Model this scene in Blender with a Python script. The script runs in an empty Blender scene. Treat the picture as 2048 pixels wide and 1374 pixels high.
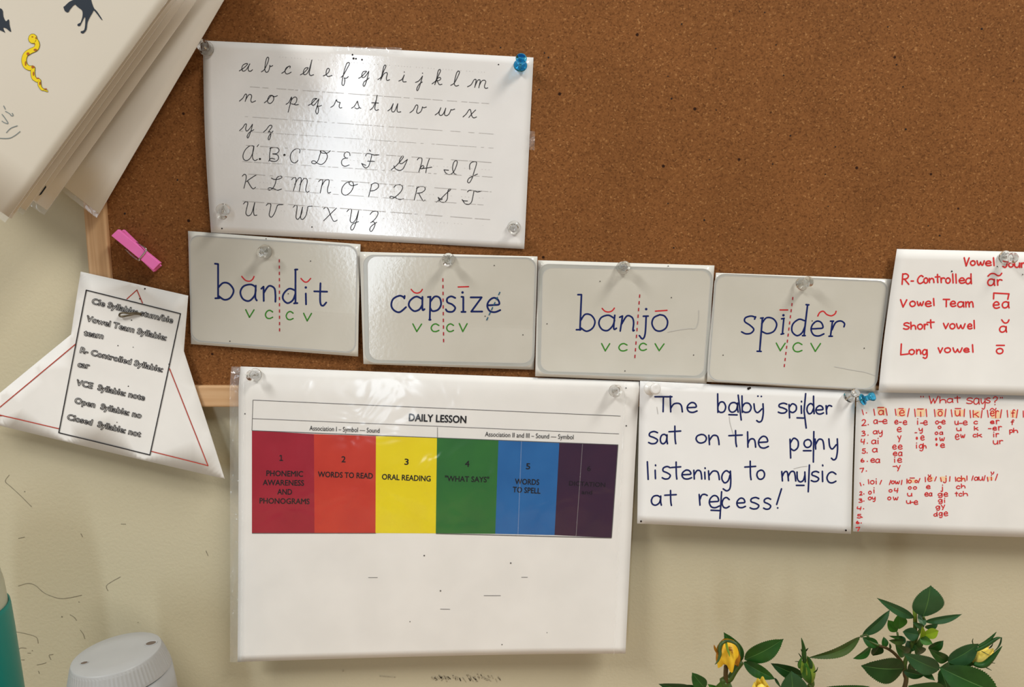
import bpy, bmesh, math, random
from mathutils import Vector, Matrix
random.seed(7)
S = bpy.context.scene
COL = S.collection

# ------------------------------------------------------------------ camera
W, H, F = 2048.0, 1374.0, 1600.0
PITCH = math.radians(9.0)
CAM = Vector((0.0, -0.585, 1.25))
cd = bpy.data.cameras.new('camera'); cam = bpy.data.objects.new('camera', cd); COL.objects.link(cam)
cam.location = CAM; cam.rotation_euler = (math.pi / 2 - PITCH, 0, 0)
cd.sensor_width = 36.0; cd.lens = 36.0 * F / W; cd.clip_start = 0.01; cd.clip_end = 50
S.camera = cam

# ------------------------------------------------------------------ light of the room
S.view_settings.view_transform = 'Standard'; S.view_settings.look = 'None'
S.view_settings.exposure = 0.0; S.view_settings.gamma = 1.0
S.view_settings.use_curve_mapping = False
wd = bpy.data.worlds.new('room_ambience'); S.world = wd; wd.use_nodes = True
wd.node_tree.nodes['Background'].inputs[0].default_value = (1.0, 0.98, 0.93, 1)
wd.node_tree.nodes['Background'].inputs[1].default_value = 0.14

def area(name, loc, target, sx, sy, power, col):
    l = bpy.data.lights.new(name, 'AREA'); l.shape = 'RECTANGLE'; l.size = sx; l.size_y = sy
    l.energy = power; l.color = col
    o = bpy.data.objects.new(name, l); COL.objects.link(o); o.location = loc
    o.rotation_euler = (Vector(target) - Vector(loc)).to_track_quat('-Z', 'Y').to_euler()
    return o
area('ceiling_lamp_near', (0.95, -0.95, 2.55), (0.95, -0.95, 0), 0.35, 0.9, 33, (1.0, 0.975, 0.91))
area('ceiling_lamp_far', (-1.3, -1.2, 2.55), (-1.3, -1.2, 0), 0.35, 0.9, 42, (1.0, 0.985, 0.95))
area('window_daylight', (-0.78, -4.0, 1.30), (-0.2, 0, 1.25), 0.30, 1.9, 22, (0.80, 0.90, 1.0))

# ------------------------------------------------------------------ picture ray -> place
FWD = Vector((0, math.cos(PITCH), -math.sin(PITCH))); UP = Vector((0, math.sin(PITCH), math.cos(PITCH)))
def at(u, v, y):
    """the point y metres in front of the wall that the camera sees at (u, v)"""
    d = FWD + Vector((1, 0, 0)) * ((u - W / 2) / F) + UP * ((H / 2 - v) / F)
    return CAM + d * ((-y - CAM.y) / d.y)

# ------------------------------------------------------------------ materials
MAT = {}
def srgb(r, g, b):
    f = lambda c: (c / 255 / 12.92) if c <= 10.3 else ((c / 255 + 0.055) / 1.055) ** 2.4
    return (f(r), f(g), f(b), 1)
def base(name, col, rough=0.6, spec=0.5):
    m = bpy.data.materials.new(name); m.use_nodes = True
    b = m.node_tree.nodes['Principled BSDF']
    b.inputs['Base Color'].default_value = col; b.inputs['Roughness'].default_value = rough
    b.inputs['Specular IOR Level'].default_value = spec
    MAT[name] = m
    return m, m.node_tree, b
def nd(t, kind, **kw):
    n = t.nodes.new(kind)
    for k, v in kw.items():
        if k in n.inputs.keys(): n.inputs[k].default_value = v
        else: setattr(n, k, v)
    return n
def coords(t, scale=(1, 1, 1), rot=(0, 0, 0)):
    c = nd(t, 'ShaderNodeTexCoord'); m = nd(t, 'ShaderNodeMapping')
    m.inputs['Scale'].default_value = scale; m.inputs['Rotation'].default_value = rot
    t.links.new(c.outputs['Object'], m.inputs['Vector'])
    return m.outputs['Vector']
def ramp(t, fac, stops):
    r = nd(t, 'ShaderNodeValToRGB'); e = r.color_ramp.elements
    while len(e) < len(stops): e.new(0.5)
    for i, (p, c) in enumerate(stops): e[i].position = p; e[i].color = c
    t.links.new(fac, r.inputs['Fac'])
    return r.outputs['Color']
def bump(t, b, height, strength, dist):
    n = nd(t, 'ShaderNodeBump', Strength=strength, Distance=dist)
    t.links.new(height, n.inputs['Height']); t.links.new(n.outputs['Normal'], b.inputs['Normal'])
    return n

def noisy(name, c1, c2, scale, rough=0.6, spec=0.5, bs=0.0, bd=0.0005, bscale=None, detail=3):
    m, t, b = base(name, c1, rough, spec)
    v = coords(t); n = nd(t, 'ShaderNodeTexNoise', Scale=scale, Detail=detail); t.links.new(v, n.inputs['Vector'])
    t.links.new(ramp(t, n.outputs['Fac'], [(0.35, c1), (0.65, c2)]), b.inputs['Base Color'])
    if bs:
        n2 = nd(t, 'ShaderNodeTexNoise', Scale=bscale or scale, Detail=2); t.links.new(v, n2.inputs['Vector'])
        bump(t, b, n2.outputs['Fac'], bs, bd)
    return m

noisy('painted_wall', srgb(195, 186, 158), srgb(199, 190, 163), 6, 0.55, 0.35, 0.22, 0.0009, 420)
noisy('paper', srgb(228, 226, 222), srgb(234, 232, 228), 25, 0.6, 0.4, 0.12, 0.0005, 60)
noisy('poster_board', srgb(228, 223, 214), srgb(232, 228, 220), 9, 0.5, 0.4)
noisy('cream_poster', srgb(209, 201, 185), srgb(213, 205, 190), 9, 0.5, 0.4)
noisy('white_marker_board', srgb(236, 236, 235), srgb(240, 240, 239), 25, 0.5, 0.4, 0.1, 0.0005, 40)
noisy('laminated_paper', srgb(226, 224, 222), srgb(231, 229, 227), 30, 0.11, 0.6, 0.11, 0.0003, 420)
noisy('card_stock', srgb(222, 220, 211), srgb(226, 224, 216), 30, 0.13, 0.6, 0.10, 0.0003, 400)
noisy('card_face', srgb(198, 194, 182), srgb(204, 200, 189), 22, 0.12, 0.6, 0.10, 0.0003, 400)
noisy('card_border', srgb(172, 173, 166), srgb(180, 180, 173), 60, 0.25, 0.45)
noisy('desk_wood', srgb(176, 148, 112), srgb(188, 160, 124), 20, 0.4)

# cork: packed granules with dark and pale flecks
m, t, b = base('cork', srgb(140, 90, 48), 0.85, 0.2)
v = coords(t)
vo = nd(t, 'ShaderNodeTexVoronoi', Scale=1050.0); vo.feature = 'F1'
wn = nd(t, 'ShaderNodeTexNoise', Scale=420.0, Detail=2.0)
mixv = nd(t, 'ShaderNodeMixRGB', blend_type='ADD'); mixv.inputs[0].default_value = 0.002
t.links.new(v, wn.inputs['Vector']); t.links.new(v, mixv.inputs[1]); t.links.new(wn.outputs['Color'], mixv.inputs[2])
t.links.new(mixv.outputs[0], vo.inputs['Vector'])
sep = nd(t, 'ShaderNodeSeparateColor'); t.links.new(vo.outputs['Color'], sep.inputs[0])
cg = ramp(t, sep.outputs[0], [(0.0, srgb(112, 68, 33)), (0.14, srgb(130, 82, 43)), (0.5, srgb(145, 93, 51)),
                              (0.94, srgb(154, 101, 57)), (1.0, srgb(182, 130, 82))])
big = nd(t, 'ShaderNodeTexNoise', Scale=14.0, Detail=3.0); t.links.new(v, big.inputs['Vector'])
cb = ramp(t, big.outputs['Fac'], [(0.3, (0.68, 0.67, 0.60, 1)), (0.7, (0.8, 0.79, 0.73, 1))])
mu = nd(t, 'ShaderNodeMixRGB', blend_type='MULTIPLY'); mu.inputs[0].default_value = 1
t.links.new(cg, mu.inputs[1]); t.links.new(cb, mu.inputs[2])
sp = nd(t, 'ShaderNodeTexVoronoi', Scale=95.0); t.links.new(v, sp.inputs['Vector'])
fl = ramp(t, sp.outputs['Distance'], [(0.0, (0.12, 0.09, 0.07, 1)), (0.085, (0.14, 0.1, 0.08, 1)), (0.13, (1, 1, 1, 1))])
mu2 = nd(t, 'ShaderNodeMixRGB', blend_type='MULTIPLY')
ss = nd(t, 'ShaderNodeSeparateColor'); t.links.new(sp.outputs['Color'], ss.inputs[0])
gt = nd(t, 'ShaderNodeMath', operation='GREATER_THAN'); gt.inputs[1].default_value = 0.86
t.links.new(ss.outputs[0], gt.inputs[0]); t.links.new(gt.outputs[0], mu2.inputs[0])
t.links.new(mu.outputs[0], mu2.inputs[1]); t.links.new(fl, mu2.inputs[2])
t.links.new(mu2.outputs[0], b.inputs['Base Color'])
bump(t, b, sep.outputs[1], 0.4, 0.0004)

def wood(name, sc):
    m, t, b = base(name, srgb(205, 168, 126), 0.5, 0.4)
    v = coords(t, sc); n = nd(t, 'ShaderNodeTexNoise', Scale=1.0, Detail=4.0, Distortion=0.6); t.links.new(v, n.inputs['Vector'])
    t.links.new(ramp(t, n.outputs['Fac'], [(0.3, srgb(182, 141, 98)), (0.5, srgb(197, 157, 114)), (0.7, srgb(208, 171, 130))]), b.inputs['Base Color'])
wood('wood_upright', (240, 240, 9)); wood('wood_level', (9, 240, 240))

def ink(name, col, rough=0.5):
    base(name, col, rough, 0.2)
ink('black_ink', srgb(46, 44, 46)); ink('blue_ink', srgb(16, 32, 92)); ink('red_ink', srgb(196, 44, 48))
ink('red_print', srgb(178, 62, 46)); ink('green_ink', srgb(60, 128, 40)); ink('teal_ink', srgb(40, 92, 122))
ink('dark_red_ink', srgb(170, 30, 44)); ink('guide_grey', srgb(190, 186, 182)); ink('faint_grey', srgb(190, 188, 184))
ink('navy_ink', srgb(24, 36, 92)); ink('red_marker', srgb(212, 52, 52)); ink('highlighter', srgb(243, 210, 168))
ink('slate_paint', srgb(44, 52, 62)); ink('snake_yellow', srgb(236, 208, 30)); ink('snake_brown', srgb(168, 96, 40))
ink('snake_line', srgb(132, 118, 38)); ink('pencil_grey', srgb(122, 132, 132)); ink('pin_hole', srgb(38, 30, 26))
ink('table_line', srgb(92, 90, 90)); ink('panel_text', srgb(24, 22, 26))
ink('plum_text', srgb(26, 16, 30))
for nm, c1, c2 in (('panel_red', (150, 16, 40), (158, 22, 45)), ('panel_orange', (186, 48, 32), (196, 56, 38)),
                   ('panel_yellow', (226, 204, 4), (230, 210, 8)), ('panel_green', (34, 100, 44), (40, 108, 44)),
                   ('panel_blue', (24, 92, 156), (32, 100, 164)), ('panel_purple', (46, 18, 50), (54, 22, 52))):
    noisy(nm, srgb(*c1), srgb(*c2), 40, 0.5, 0.3)
noisy('scuff', srgb(120, 112, 96), srgb(140, 132, 112), 300, 0.7)
noisy('smudge', srgb(168, 158, 134), srgb(196, 186, 160), 500, 0.7)

def plastic_clear(name, col, rough=0.03, ior=1.30):
    m, t, b = base(name, col, rough, 0.5)
    b.inputs['Transmission Weight'].default_value = 1.0; b.inputs['IOR'].default_value = ior
plastic_clear('clear_plastic', (0.97, 0.97, 0.96, 1)); plastic_clear('blue_plastic', (0.06, 0.52, 0.86, 1))
base('white_plastic', srgb(226, 224, 220), 0.28); base('steel', (0.62, 0.6, 0.56, 1), 0.25); MAT['steel'].node_tree.nodes['Principled BSDF'].inputs['Metallic'].default_value = 1
base('bronze', (0.13, 0.105, 0.07, 1), 0.35); MAT['bronze'].node_tree.nodes['Principled BSDF'].inputs['Metallic'].default_value = 1
noisy('pink_wood', srgb(255, 122, 200), srgb(255, 128, 205), 80, 0.55)
noisy('lid_plastic', srgb(160, 161, 160), srgb(164, 165, 164), 40, 0.45)
base('hole_dark', srgb(96, 84, 74), 0.7)
base('teal_plastic', srgb(0, 122, 112), 0.35)
noisy('frosted_plastic', srgb(172, 173, 152), srgb(180, 181, 160), 30, 0.3)

# thin clear film: mostly see-through, glossy at its crinkles
def film(name, gloss, milk, bs, bscale, bd, tint=(1, 1, 1, 1)):
    m = bpy.data.materials.new(name); m.use_nodes = True; t = m.node_tree; t.nodes.clear(); MAT[name] = m
    o = nd(t, 'ShaderNodeOutputMaterial'); tr = nd(t, 'ShaderNodeBsdfTransparent'); tr.inputs[0].default_value = tint
    gl = nd(t, 'ShaderNodeBsdfGlossy', Roughness=0.12); df = nd(t, 'ShaderNodeBsdfDiffuse'); df.inputs[0].default_value = (0.85, 0.85, 0.84, 1)
    v = coords(t); n = nd(t, 'ShaderNodeTexNoise', Scale=bscale, Detail=2.0, Distortion=0.8); t.links.new(v, n.inputs['Vector'])
    bp = nd(t, 'ShaderNodeBump', Strength=bs, Distance=bd); t.links.new(n.outputs['Fac'], bp.inputs['Height'])
    fr = nd(t, 'ShaderNodeFresnel', IOR=1.45); t.links.new(bp.outputs[0], fr.inputs['Normal']); t.links.new(bp.outputs[0], gl.inputs['Normal'])
    ge = nd(t, 'ShaderNodeNewGeometry'); iv = nd(t, 'ShaderNodeMath', operation='SUBTRACT'); iv.inputs[0].default_value = gloss; t.links.new(ge.outputs['Backfacing'], iv.inputs[1])
    k = nd(t, 'ShaderNodeMath', operation='MULTIPLY'); t.links.new(iv.outputs[0], k.inputs[1]); t.links.new(fr.outputs[0], k.inputs[0]); k.use_clamp = True
    a = nd(t, 'ShaderNodeMixShader'); a.inputs[0].default_value = milk
    t.links.new(tr.outputs[0], a.inputs[1]); t.links.new(df.outputs[0], a.inputs[2])
    c = nd(t, 'ShaderNodeMixShader'); t.links.new(k.outputs[0], c.inputs[0]); t.links.new(a.outputs[0], c.inputs[1]); t.links.new(gl.outputs[0], c.inputs[2])
    t.links.new(c.outputs[0], o.inputs[0])
film('protector_film', 1.0, 0.006, 0.28, 30, 0.0035)
film('margin_film', 1.0, 0.14, 0.9, 70, 0.004)
film('lamination_film', 1.0, 0.22, 0.4, 60, 0.002)

def leafmat(name, c1, c2, spec=0.35):
    m, t, b = base(name, c1, 0.42, spec)
    v = coords(t); n = nd(t, 'ShaderNodeTexNoise', Scale=90.0, Detail=3.0); t.links.new(v, n.inputs['Vector'])
    t.links.new(ramp(t, n.outputs['Fac'], [(0.35, c1), (0.65, c2)]), b.inputs['Base Color'])
    bump(t, b, n.outputs['Fac'], 0.35, 0.0008)
    tl = nd(t, 'ShaderNodeBsdfTranslucent'); tl.inputs[0].default_value = (c2[0] * 1.5, c2[1] * 1.5, c2[2], 1)
    mx = nd(t, 'ShaderNodeMixShader'); mx.inputs[0].default_value = 0.15
    o = t.nodes['Material Output']; t.links.new(b.outputs[0], mx.inputs[1]); t.links.new(tl.outputs[0], mx.inputs[2]); t.links.new(mx.outputs[0], o.inputs[0])
leafmat('leaf_green', srgb(26, 68, 22), srgb(38, 86, 30)); leafmat('leaf_dark', srgb(20, 54, 18), srgb(28, 66, 24))
leafmat('leaf_blue_green', srgb(40, 78, 44), srgb(50, 90, 54)); leafmat('leaf_lime', srgb(120, 150, 26), srgb(140, 170, 34))
leafmat('leaf_mid', srgb(52, 100, 30), srgb(64, 116, 38)); leafmat('leaf_rib', srgb(70, 112, 56), srgb(80, 120, 64))
leafmat('leaf_olive', srgb(58, 78, 36), srgb(70, 92, 44))
leafmat('stem_green', srgb(62, 84, 30), srgb(78, 98, 40)); leafmat('stem_brown', srgb(84, 66, 38), srgb(92, 74, 40))
leafmat('petal_yellow', srgb(250, 226, 96), srgb(252, 234, 130), 0.2); leafmat('petal_gold', srgb(226, 176, 34), srgb(240, 198, 56), 0.2)
leafmat('petal_withered', srgb(150, 96, 20), srgb(178, 120, 30), 0.2); leafmat('bud_green', srgb(110, 136, 42), srgb(128, 156, 52))
noisy('terracotta', srgb(168, 98, 66), srgb(178, 106, 74), 30, 0.8); noisy('soil', srgb(52, 38, 28), srgb(70, 52, 38), 200, 0.95)

# ------------------------------------------------------------------ mesh helpers
def mk(name, verts, faces, mats, parent=None, fm=None, smooth=False, origin=None):
    verts = [Vector(v) for v in verts]
    if origin is None:
        origin = Vector((sum(v.x for v in verts), sum(v.y for v in verts), sum(v.z for v in verts))) / len(verts)
    me = bpy.data.meshes.new(name)
    me.from_pydata([v - origin for v in verts], [], faces)
    for k in ([mats] if isinstance(mats, str) else mats): me.materials.append(MAT[k])
    if fm:
        for p, i in zip(me.polygons, fm): p.material_index = i
    if smooth:
        for p in me.polygons: p.use_smooth = True
    me.update()
    o = bpy.data.objects.new(name, me); COL.objects.link(o)
    if parent is not None:
        o.parent = parent; o.location = origin - world_loc(parent)
    else: o.location = origin
    return o
def world_loc(o):
    l = o.location.copy()
    while o.parent: o = o.parent; l += o.location
    return l
def tag(o, label=None, cat=None, group=None, kind=None):
    for k, v in (('label', label), ('category', cat), ('group', group), ('kind', kind)):
        if v: o[k] = v
    return o
def empty(name, loc):
    o = bpy.data.objects.new(name, None); COL.objects.link(o); o.location = loc; o.empty_display_size = 0.02
    return o
def box(a, b):
    x0, y0, z0 = a; x1, y1, z1 = b
    v = [(x0, y0, z0), (x1, y0, z0), (x1, y1, z0), (x0, y1, z0), (x0, y0, z1), (x1, y0, z1), (x1, y1, z1), (x0, y1, z1)]
    f = [(0, 3, 2, 1), (4, 5, 6, 7), (0, 1, 5, 4), (1, 2, 6, 5), (2, 3, 7, 6), (3, 0, 4, 7)]
    return v, f
def bevel(o, w, seg=2):
    md = o.modifiers.new('bevel', 'BEVEL'); md.width = w; md.segments = seg; md.limit_method = 'ANGLE'
def lathe(profile, n=40, ridges=None):
    v, f = [], []
    for j, (r, z) in enumerate(profile):
        for i in range(n):
            a = 2 * math.pi * i / n
            rr = r * (1 + (ridges[1] if ridges and j in ridges[0] and i % 2 else 0))
            v.append((rr * math.cos(a), rr * math.sin(a), z))
    for j in range(len(profile) - 1):
        for i in range(n):
            k = (i + 1) % n
            f.append((j * n + i, j * n + k, (j + 1) * n + k, (j + 1) * n + i))
    if profile[0][0] > 0: f.append(tuple(reversed(range(n))))
    if profile[-1][0] > 0: f.append(tuple(range((len(profile) - 1) * n, len(profile) * n)))
    return v, f
def tube(pts, r, n=10):
    pts = [Vector(p) for p in pts]; v, f = [], []
    rs = r if isinstance(r, (list, tuple)) else [r] * len(pts)
    up = Vector((0.31, 0.77, 0.55)).normalized()
    for i, p in enumerate(pts):
        d = (pts[min(i + 1, len(pts) - 1)] - pts[max(i - 1, 0)]).normalized()
        s = d.cross(up).normalized(); q = s.cross(d)
        for k in range(n):
            a = 2 * math.pi * k / n
            v.append(p + (s * math.cos(a) + q * math.sin(a)) * rs[i])
    for i in range(len(pts) - 1):
        for k in range(n):
            l = (k + 1) % n
            f.append((i * n + k, i * n + l, (i + 1) * n + l, (i + 1) * n + k))
    f.append(tuple(reversed(range(n)))); f.append(tuple(range((len(pts) - 1) * n, len(pts) * n)))
    return v, f
def spline(pts, k=6):
    if len(pts) < 3: return list(pts)
    out = []
    P = [pts[0]] + list(pts) + [pts[-1]]
    dim = len(pts[0])
    for i in range(1, len(P) - 2):
        p0, p1, p2, p3 = P[i - 1], P[i], P[i + 1], P[i + 2]
        for j in range(k):
            s = j / k
            out.append(tuple(0.5 * ((2 * p1[d]) + (-p0[d] + p2[d]) * s + (2 * p0[d] - 5 * p1[d] + 4 * p2[d] - p3[d]) * s * s
                                    + (-p0[d] + 3 * p1[d] - 3 * p2[d] + p3[d]) * s ** 3) for d in range(dim)))
    out.append(tuple(pts[-1]))
    return out

# ------------------------------------------------------------------ sheets of paper and what is written on them
class Sheet:
    def __init__(self, corners, depth):
        """corners TL, TR, BR, BL in the photograph; depth(s, t) metres off the wall"""
        self.depth = depth
        self.c = [at(*p, depth(*st)) for p, st in zip(corners, ((0, 0), (1, 0), (1, 1), (0, 1)))]
    def point(self, s, t, off=0.0):
        a, b, c, d = self.c
        x = (a.x * (1 - s) + b.x * s) * (1 - t) + (d.x * (1 - s) + c.x * s) * t
        z = (a.z * (1 - s) + b.z * s) * (1 - t) + (d.z * (1 - s) + c.z * s) * t
        return Vector((x, -self.depth(s, t) - off, z))
    def st(self, X, Z, s=0.5, t=0.5):
        a, b, c, d = self.c
        for _ in range(5):
            ex, ez = [(p(a) * (1 - s) + p(b) * s) * (1 - t) + (p(d) * (1 - s) + p(c) * s) * t for p in (lambda q: q.x, lambda q: q.z)]
            dsx = (b.x - a.x) * (1 - t) + (c.x - d.x) * t; dsz = (b.z - a.z) * (1 - t) + (c.z - d.z) * t
            dtx = (d.x - a.x) * (1 - s) + (c.x - b.x) * s; dtz = (d.z - a.z) * (1 - s) + (c.z - b.z) * s
            k = dsx * dtz - dtx * dsz
            rx, rz = X - ex, Z - ez
            s += (rx * dtz - dtx * rz) / k; t += (dsx * rz - rx * dsz) / k
        return s, t
    def on(self, u, v, off=0.0):
        y = self.depth(0.5, 0.5)
        for _ in range(4):
            P = at(u, v, y); s, t = self.st(P.x, P.z); y = self.depth(s, t)
        p = at(u, v, y); p.y -= off
        return p
    def build(self, name, mat, nx=24, ny=16, thick=0.0003, parent=None, smooth=True):
        v, f = [], []
        for j in range(ny + 1):
            for i in range(nx + 1): v.append(self.point(i / nx, j / ny))
        n = len(v); q = nx + 1
        if not thick:
            o = mk(name, v, [(j * q + i, j * q + i + q, j * q + i + q + 1, j * q + i + 1) for j in range(ny) for i in range(nx)], mat, parent, smooth=True)
            self.obj = o
            return o
        v += [p + Vector((0, thick, 0)) for p in v]
        for j in range(ny):
            for i in range(nx):
                a = j * q + i
                f.append((a, a + q, a + q + 1, a + 1)); f.append((n + a, n + a + 1, n + a + q + 1, n + a + q))
        rim = [i for i in range(nx + 1)] + [j * q + nx for j in range(1, ny + 1)] + [ny * q + i for i in range(nx - 1, -1, -1)] + [j * q for j in range(ny - 1, 0, -1)]
        for i, a in enumerate(rim):
            b2 = rim[(i + 1) % len(rim)]; f.append((a, b2, n + b2, n + a))
        o = mk(name, v, f, mat, parent)
        if smooth:
            for p in o.data.polygons[:nx * ny * 2]: p.use_smooth = True
        self.obj = o
        return o

class Holes:
    """pin holes: each one a small part of its own"""
    def __init__(self): self.d = []
    def dot(self, *a): self.d.append(a)
    def lay(self, name, sheet, mat, off=.00015, parent=None):
        for a in self.d:
            p = Pen(); p.dot(*a); p.lay('pin_hole', sheet, mat, off, parent)

class Pen:
    """collects flat strokes and patches in picture pixels, then lays them on a sheet"""
    def __init__(self): self.v = []; self.f = []
    def stroke(self, pts, w, smooth=True, caps=True):
        p = spline(pts) if smooth else list(pts)
        q = [p[0]]
        for a in p[1:]:
            if math.hypot(a[0] - q[-1][0], a[1] - q[-1][1]) > 0.15: q.append(a)
        if len(q) < 2: return self.dot(q[0][0], q[0][1], w * 0.6)
        b0 = len(self.v); n = len(q)
        for i, a in enumerate(q):
            e = q[min(i + 1, n - 1)]; g = q[max(i - 1, 0)]
            dx, dy = e[0] - g[0], e[1] - g[1]; l = math.hypot(dx, dy) or 1
            ww = (w[min(int(i * len(w) / n), len(w) - 1)] if isinstance(w, (list, tuple)) else w) / 2
            nx, ny = -dy / l * ww, dx / l * ww
            self.v += [(a[0] + nx, a[1] + ny), (a[0] - nx, a[1] - ny)]
        for i in range(n - 1):
            k = b0 + 2 * i; self.f.append((k, k + 1, k + 3, k + 2))
        if caps and not isinstance(w, (list, tuple)):
            self.dot(q[0][0], q[0][1], w / 2); self.dot(q[-1][0], q[-1][1], w / 2)
    def dot(self, x, y, r, ry=None, n=10):
        b0 = len(self.v)
        for i in range(n):
            a = 2 * math.pi * i / n; self.v.append((x + r * math.cos(a), y + (ry or r) * math.sin(a)))
        self.f.append(tuple(range(b0, b0 + n)))
    def patch(self, pts):
        b0 = len(self.v); self.v += list(pts); self.f.append(tuple(range(b0, b0 + len(pts))))
    def dashes(self, a, b, w, n, fill=0.5):
        for i in range(n):
            s0 = i / (n - 1 + fill); s1 = (i + fill) / (n - 1 + fill)
            self.stroke([(a[0] + (b[0] - a[0]) * s, a[1] + (b[1] - a[1]) * s) for s in (s0, s1)], w, False, False)
    def lay(self, name, sheet, mat, off=0.00015, parent=None):
        if not self.f: return None
        v = [sheet.on(x, y, off) for x, y in self.v]; f = []
        for q in self.f:
            a = sum((self.v[q[i]][0] * self.v[q[(i + 1) % len(q)]][1] - self.v[q[(i + 1) % len(q)]][0] * self.v[q[i]][1]) for i in range(len(q)))
            f.append(tuple(q) if a < 0 else tuple(reversed(q)))
        o = mk(name, v, f, mat, parent if parent is not None else sheet.obj)
        if any(len(q) > 12 for q in f):
            bm = bmesh.new(); bm.from_mesh(o.data); bmesh.ops.triangulate(bm, faces=[q for q in bm.faces if len(q.verts) > 12]); bm.to_mesh(o.data); bm.free()
        return o

def crop(ox, oy, k): return lambda p: (ox + p[0] / k, oy + p[1] / k)

# single-stroke hand printing, each letter in its own unit box (x right, y down)
G = {
 'a': [[(.92, .2), (.6, 0), (.2, .1), (0, .5), (.12, .9), (.45, 1), (.8, .75), (.93, .3)], [(.94, .05), (.93, .6), (1, 1)]],
 'b': [[(0, 0), (.03, 1)], [(.02, .7), (.3, .46), (.75, .46), (1, .7), (.8, .95), (.35, 1), (.03, .9)]],
 'c': [[(1, .2), (.6, 0), (.2, .15), (0, .55), (.2, .92), (.6, 1), (1, .85)]],
 'd': [[(.93, .55), (.55, .42), (.12, .55), (0, .8), (.25, 1), (.65, .95), (.93, .7)], [(.92, 0), (.93, .5), (1, 1)]],
 'e': [[(.04, .52), (.5, .5), (.92, .44), (.8, .1), (.45, 0), (.1, .25), (0, .6), (.2, .93), (.6, 1), (1, .86)]],
 'f': [[(1, .1), (.7, 0), (.42, .18), (.4, 1)], [(0, .45), (.85, .42)]],
 'g': [[(.92, .12), (.5, 0), (.1, .15), (0, .4), (.3, .6), (.7, .5), (.93, .2)], [(.95, .02), (1, .5), (.9, .88), (.55, 1), (.15, .9)]],
 'h': [[(0, 0), (.04, 1)], [(.04, .78), (.3, .5), (.7, .46), (.92, .62), (1, 1)]],
 'i': [[(.4, .38), (.5, 1)], [(.5, 0), (.55, .05)]],
 'j': [[(.8, .3), (.85, .8), (.5, 1), (0, .9)], [(.85, 0), (.88, .04)]],
 'k': [[(0, 0), (.04, 1)], [(.9, .3), (.05, .66)], [(.35, .58), (1, 1)]],
 'l': [[(.3, 0), (.7, 1)]],
 'm': [[(0, .02), (.05, 1)], [(.05, .5), (.2, .08), (.4, .1), (.48, .98)], [(.47, .5), (.65, .05), (.9, .1), (1, 1)]],
 'n': [[(0, .02), (.06, 1)], [(.06, .55), (.4, .06), (.8, .1), (.95, .5), (1, 1)]],
 'o': [[(.5, 0), (.12, .18), (0, .55), (.2, .92), (.55, 1), (.9, .8), (1, .4), (.8, .08), (.5, 0)]],
 'p': [[(0, .05), (.08, 1)], [(.03, .25), (.45, 0), (.95, .14), (.95, .45), (.5, .62), (.06, .52)]],
 'r': [[(0, .02), (.1, 1)], [(.08, .5), (.3, .1), (.65, 0), (1, .1)]],
 's': [[(1, .1), (.6, 0), (.15, .12), (.12, .36), (.6, .5), (1, .7), (.8, .95), (.35, 1), (0, .9)]],
 't': [[(.5, 0), (.52, .7), (.58, 1)], [(0, .32), (1, .28)]],
 'u': [[(0, 0), (.05, .7), (.35, 1), (.75, .85), (.95, .3)], [(.94, 0), (1, 1)]],
 'v': [[(0, 0), (.45, 1)], [(.45, 1), (1, .02)]],
 'w': [[(0, 0), (.12, .8), (.3, 1), (.5, .3)], [(.5, .3), (.62, .9), (.8, .95), (1, .02)]],
 'y': [[(0, 0), (.1, .35), (.4, .48), (.85, .28)], [(.97, 0), (1, .5), (.85, .9), (.55, 1), (.3, .92)]],
 'Y': [[(0, .05), (.45, .5)], [(1, 0), (.35, 1)]],
 'T': [[(0, .02), (1, .02)], [(.5, .02), (.48, 1)]],
 'V': [[(0, 0), (.4, 1)], [(.4, 1), (1, .02)]],
 'W': [[(0, 0), (.22, 1)], [(.22, 1), (.48, .35)], [(.48, .35), (.62, .95)], [(.62, .95), (1, .02)]],
 'J': [[(1, 0), (.95, .7), (.6, 1), (.1, .85)], [(.3, 0), (1, .02)]],
 'R': [[(.1, 0), (0, 1)], [(.08, .05), (.6, 0), (.95, .2), (.7, .45), (.1, .52)], [(.35, .5), (1, 1)]],
 'C': [[(1, .15), (.65, 0), (.2, .25), (0, .65), (.2, .97), (.6, 1), (1, .82)]],
 'L': [[(.1, 0), (.02, 1)], [(.02, 1), (1, .92)]],
 '1': [[(.2, 0), (.8, 1)]],
 '2': [[(.05, .18), (.4, 0), (.85, .15), (.6, .6), (0, 1)], [(0, 1), (1, .95)]],
 '3': [[(.05, .1), (.6, 0), (.85, .2), (.35, .45)], [(.35, .45), (1, .6), (.8, .95), (0, 1)]],
 '4': [[(.1, 0), (0, .55), (.95, .5)], [(.95, 0), (.75, 1)]],
 '5': [[(.9, 0), (.2, .05)], [(.2, .05), (.15, .42), (.8, .45), (1, .75), (.6, 1), (0, .92)]],
 '6': [[(.45, 0), (.05, .5), (.1, .95), (.7, 1), (.95, .7), (.5, .5), (.1, .7)]],
 '7': [[(0, .1), (1, 0)], [(1, 0), (.5, 1)]],
 '?': [[(0, .2), (.4, 0), (.95, .12), (.8, .4), (.4, .55), (.4, .72)], [(.38, .96), (.42, 1)]],
 '-': [[(0, .5), (1, .5)]],
 '~': [[(0, 1), (.2, .2), (.45, .15), (.7, .8), (.88, .7), (1, 0)]],
 '^': [[(0, 0), (.3, .85), (.6, 1), (.85, .7), (1, 0)]],
}
def glyph(pen, X, ch, x0, y0, x1, y1, w):
    for s in G[ch]:
        pen.stroke([X((x0 + (x1 - x0) * a, y0 + (y1 - y0) * b)) for a, b in s], w)
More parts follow.
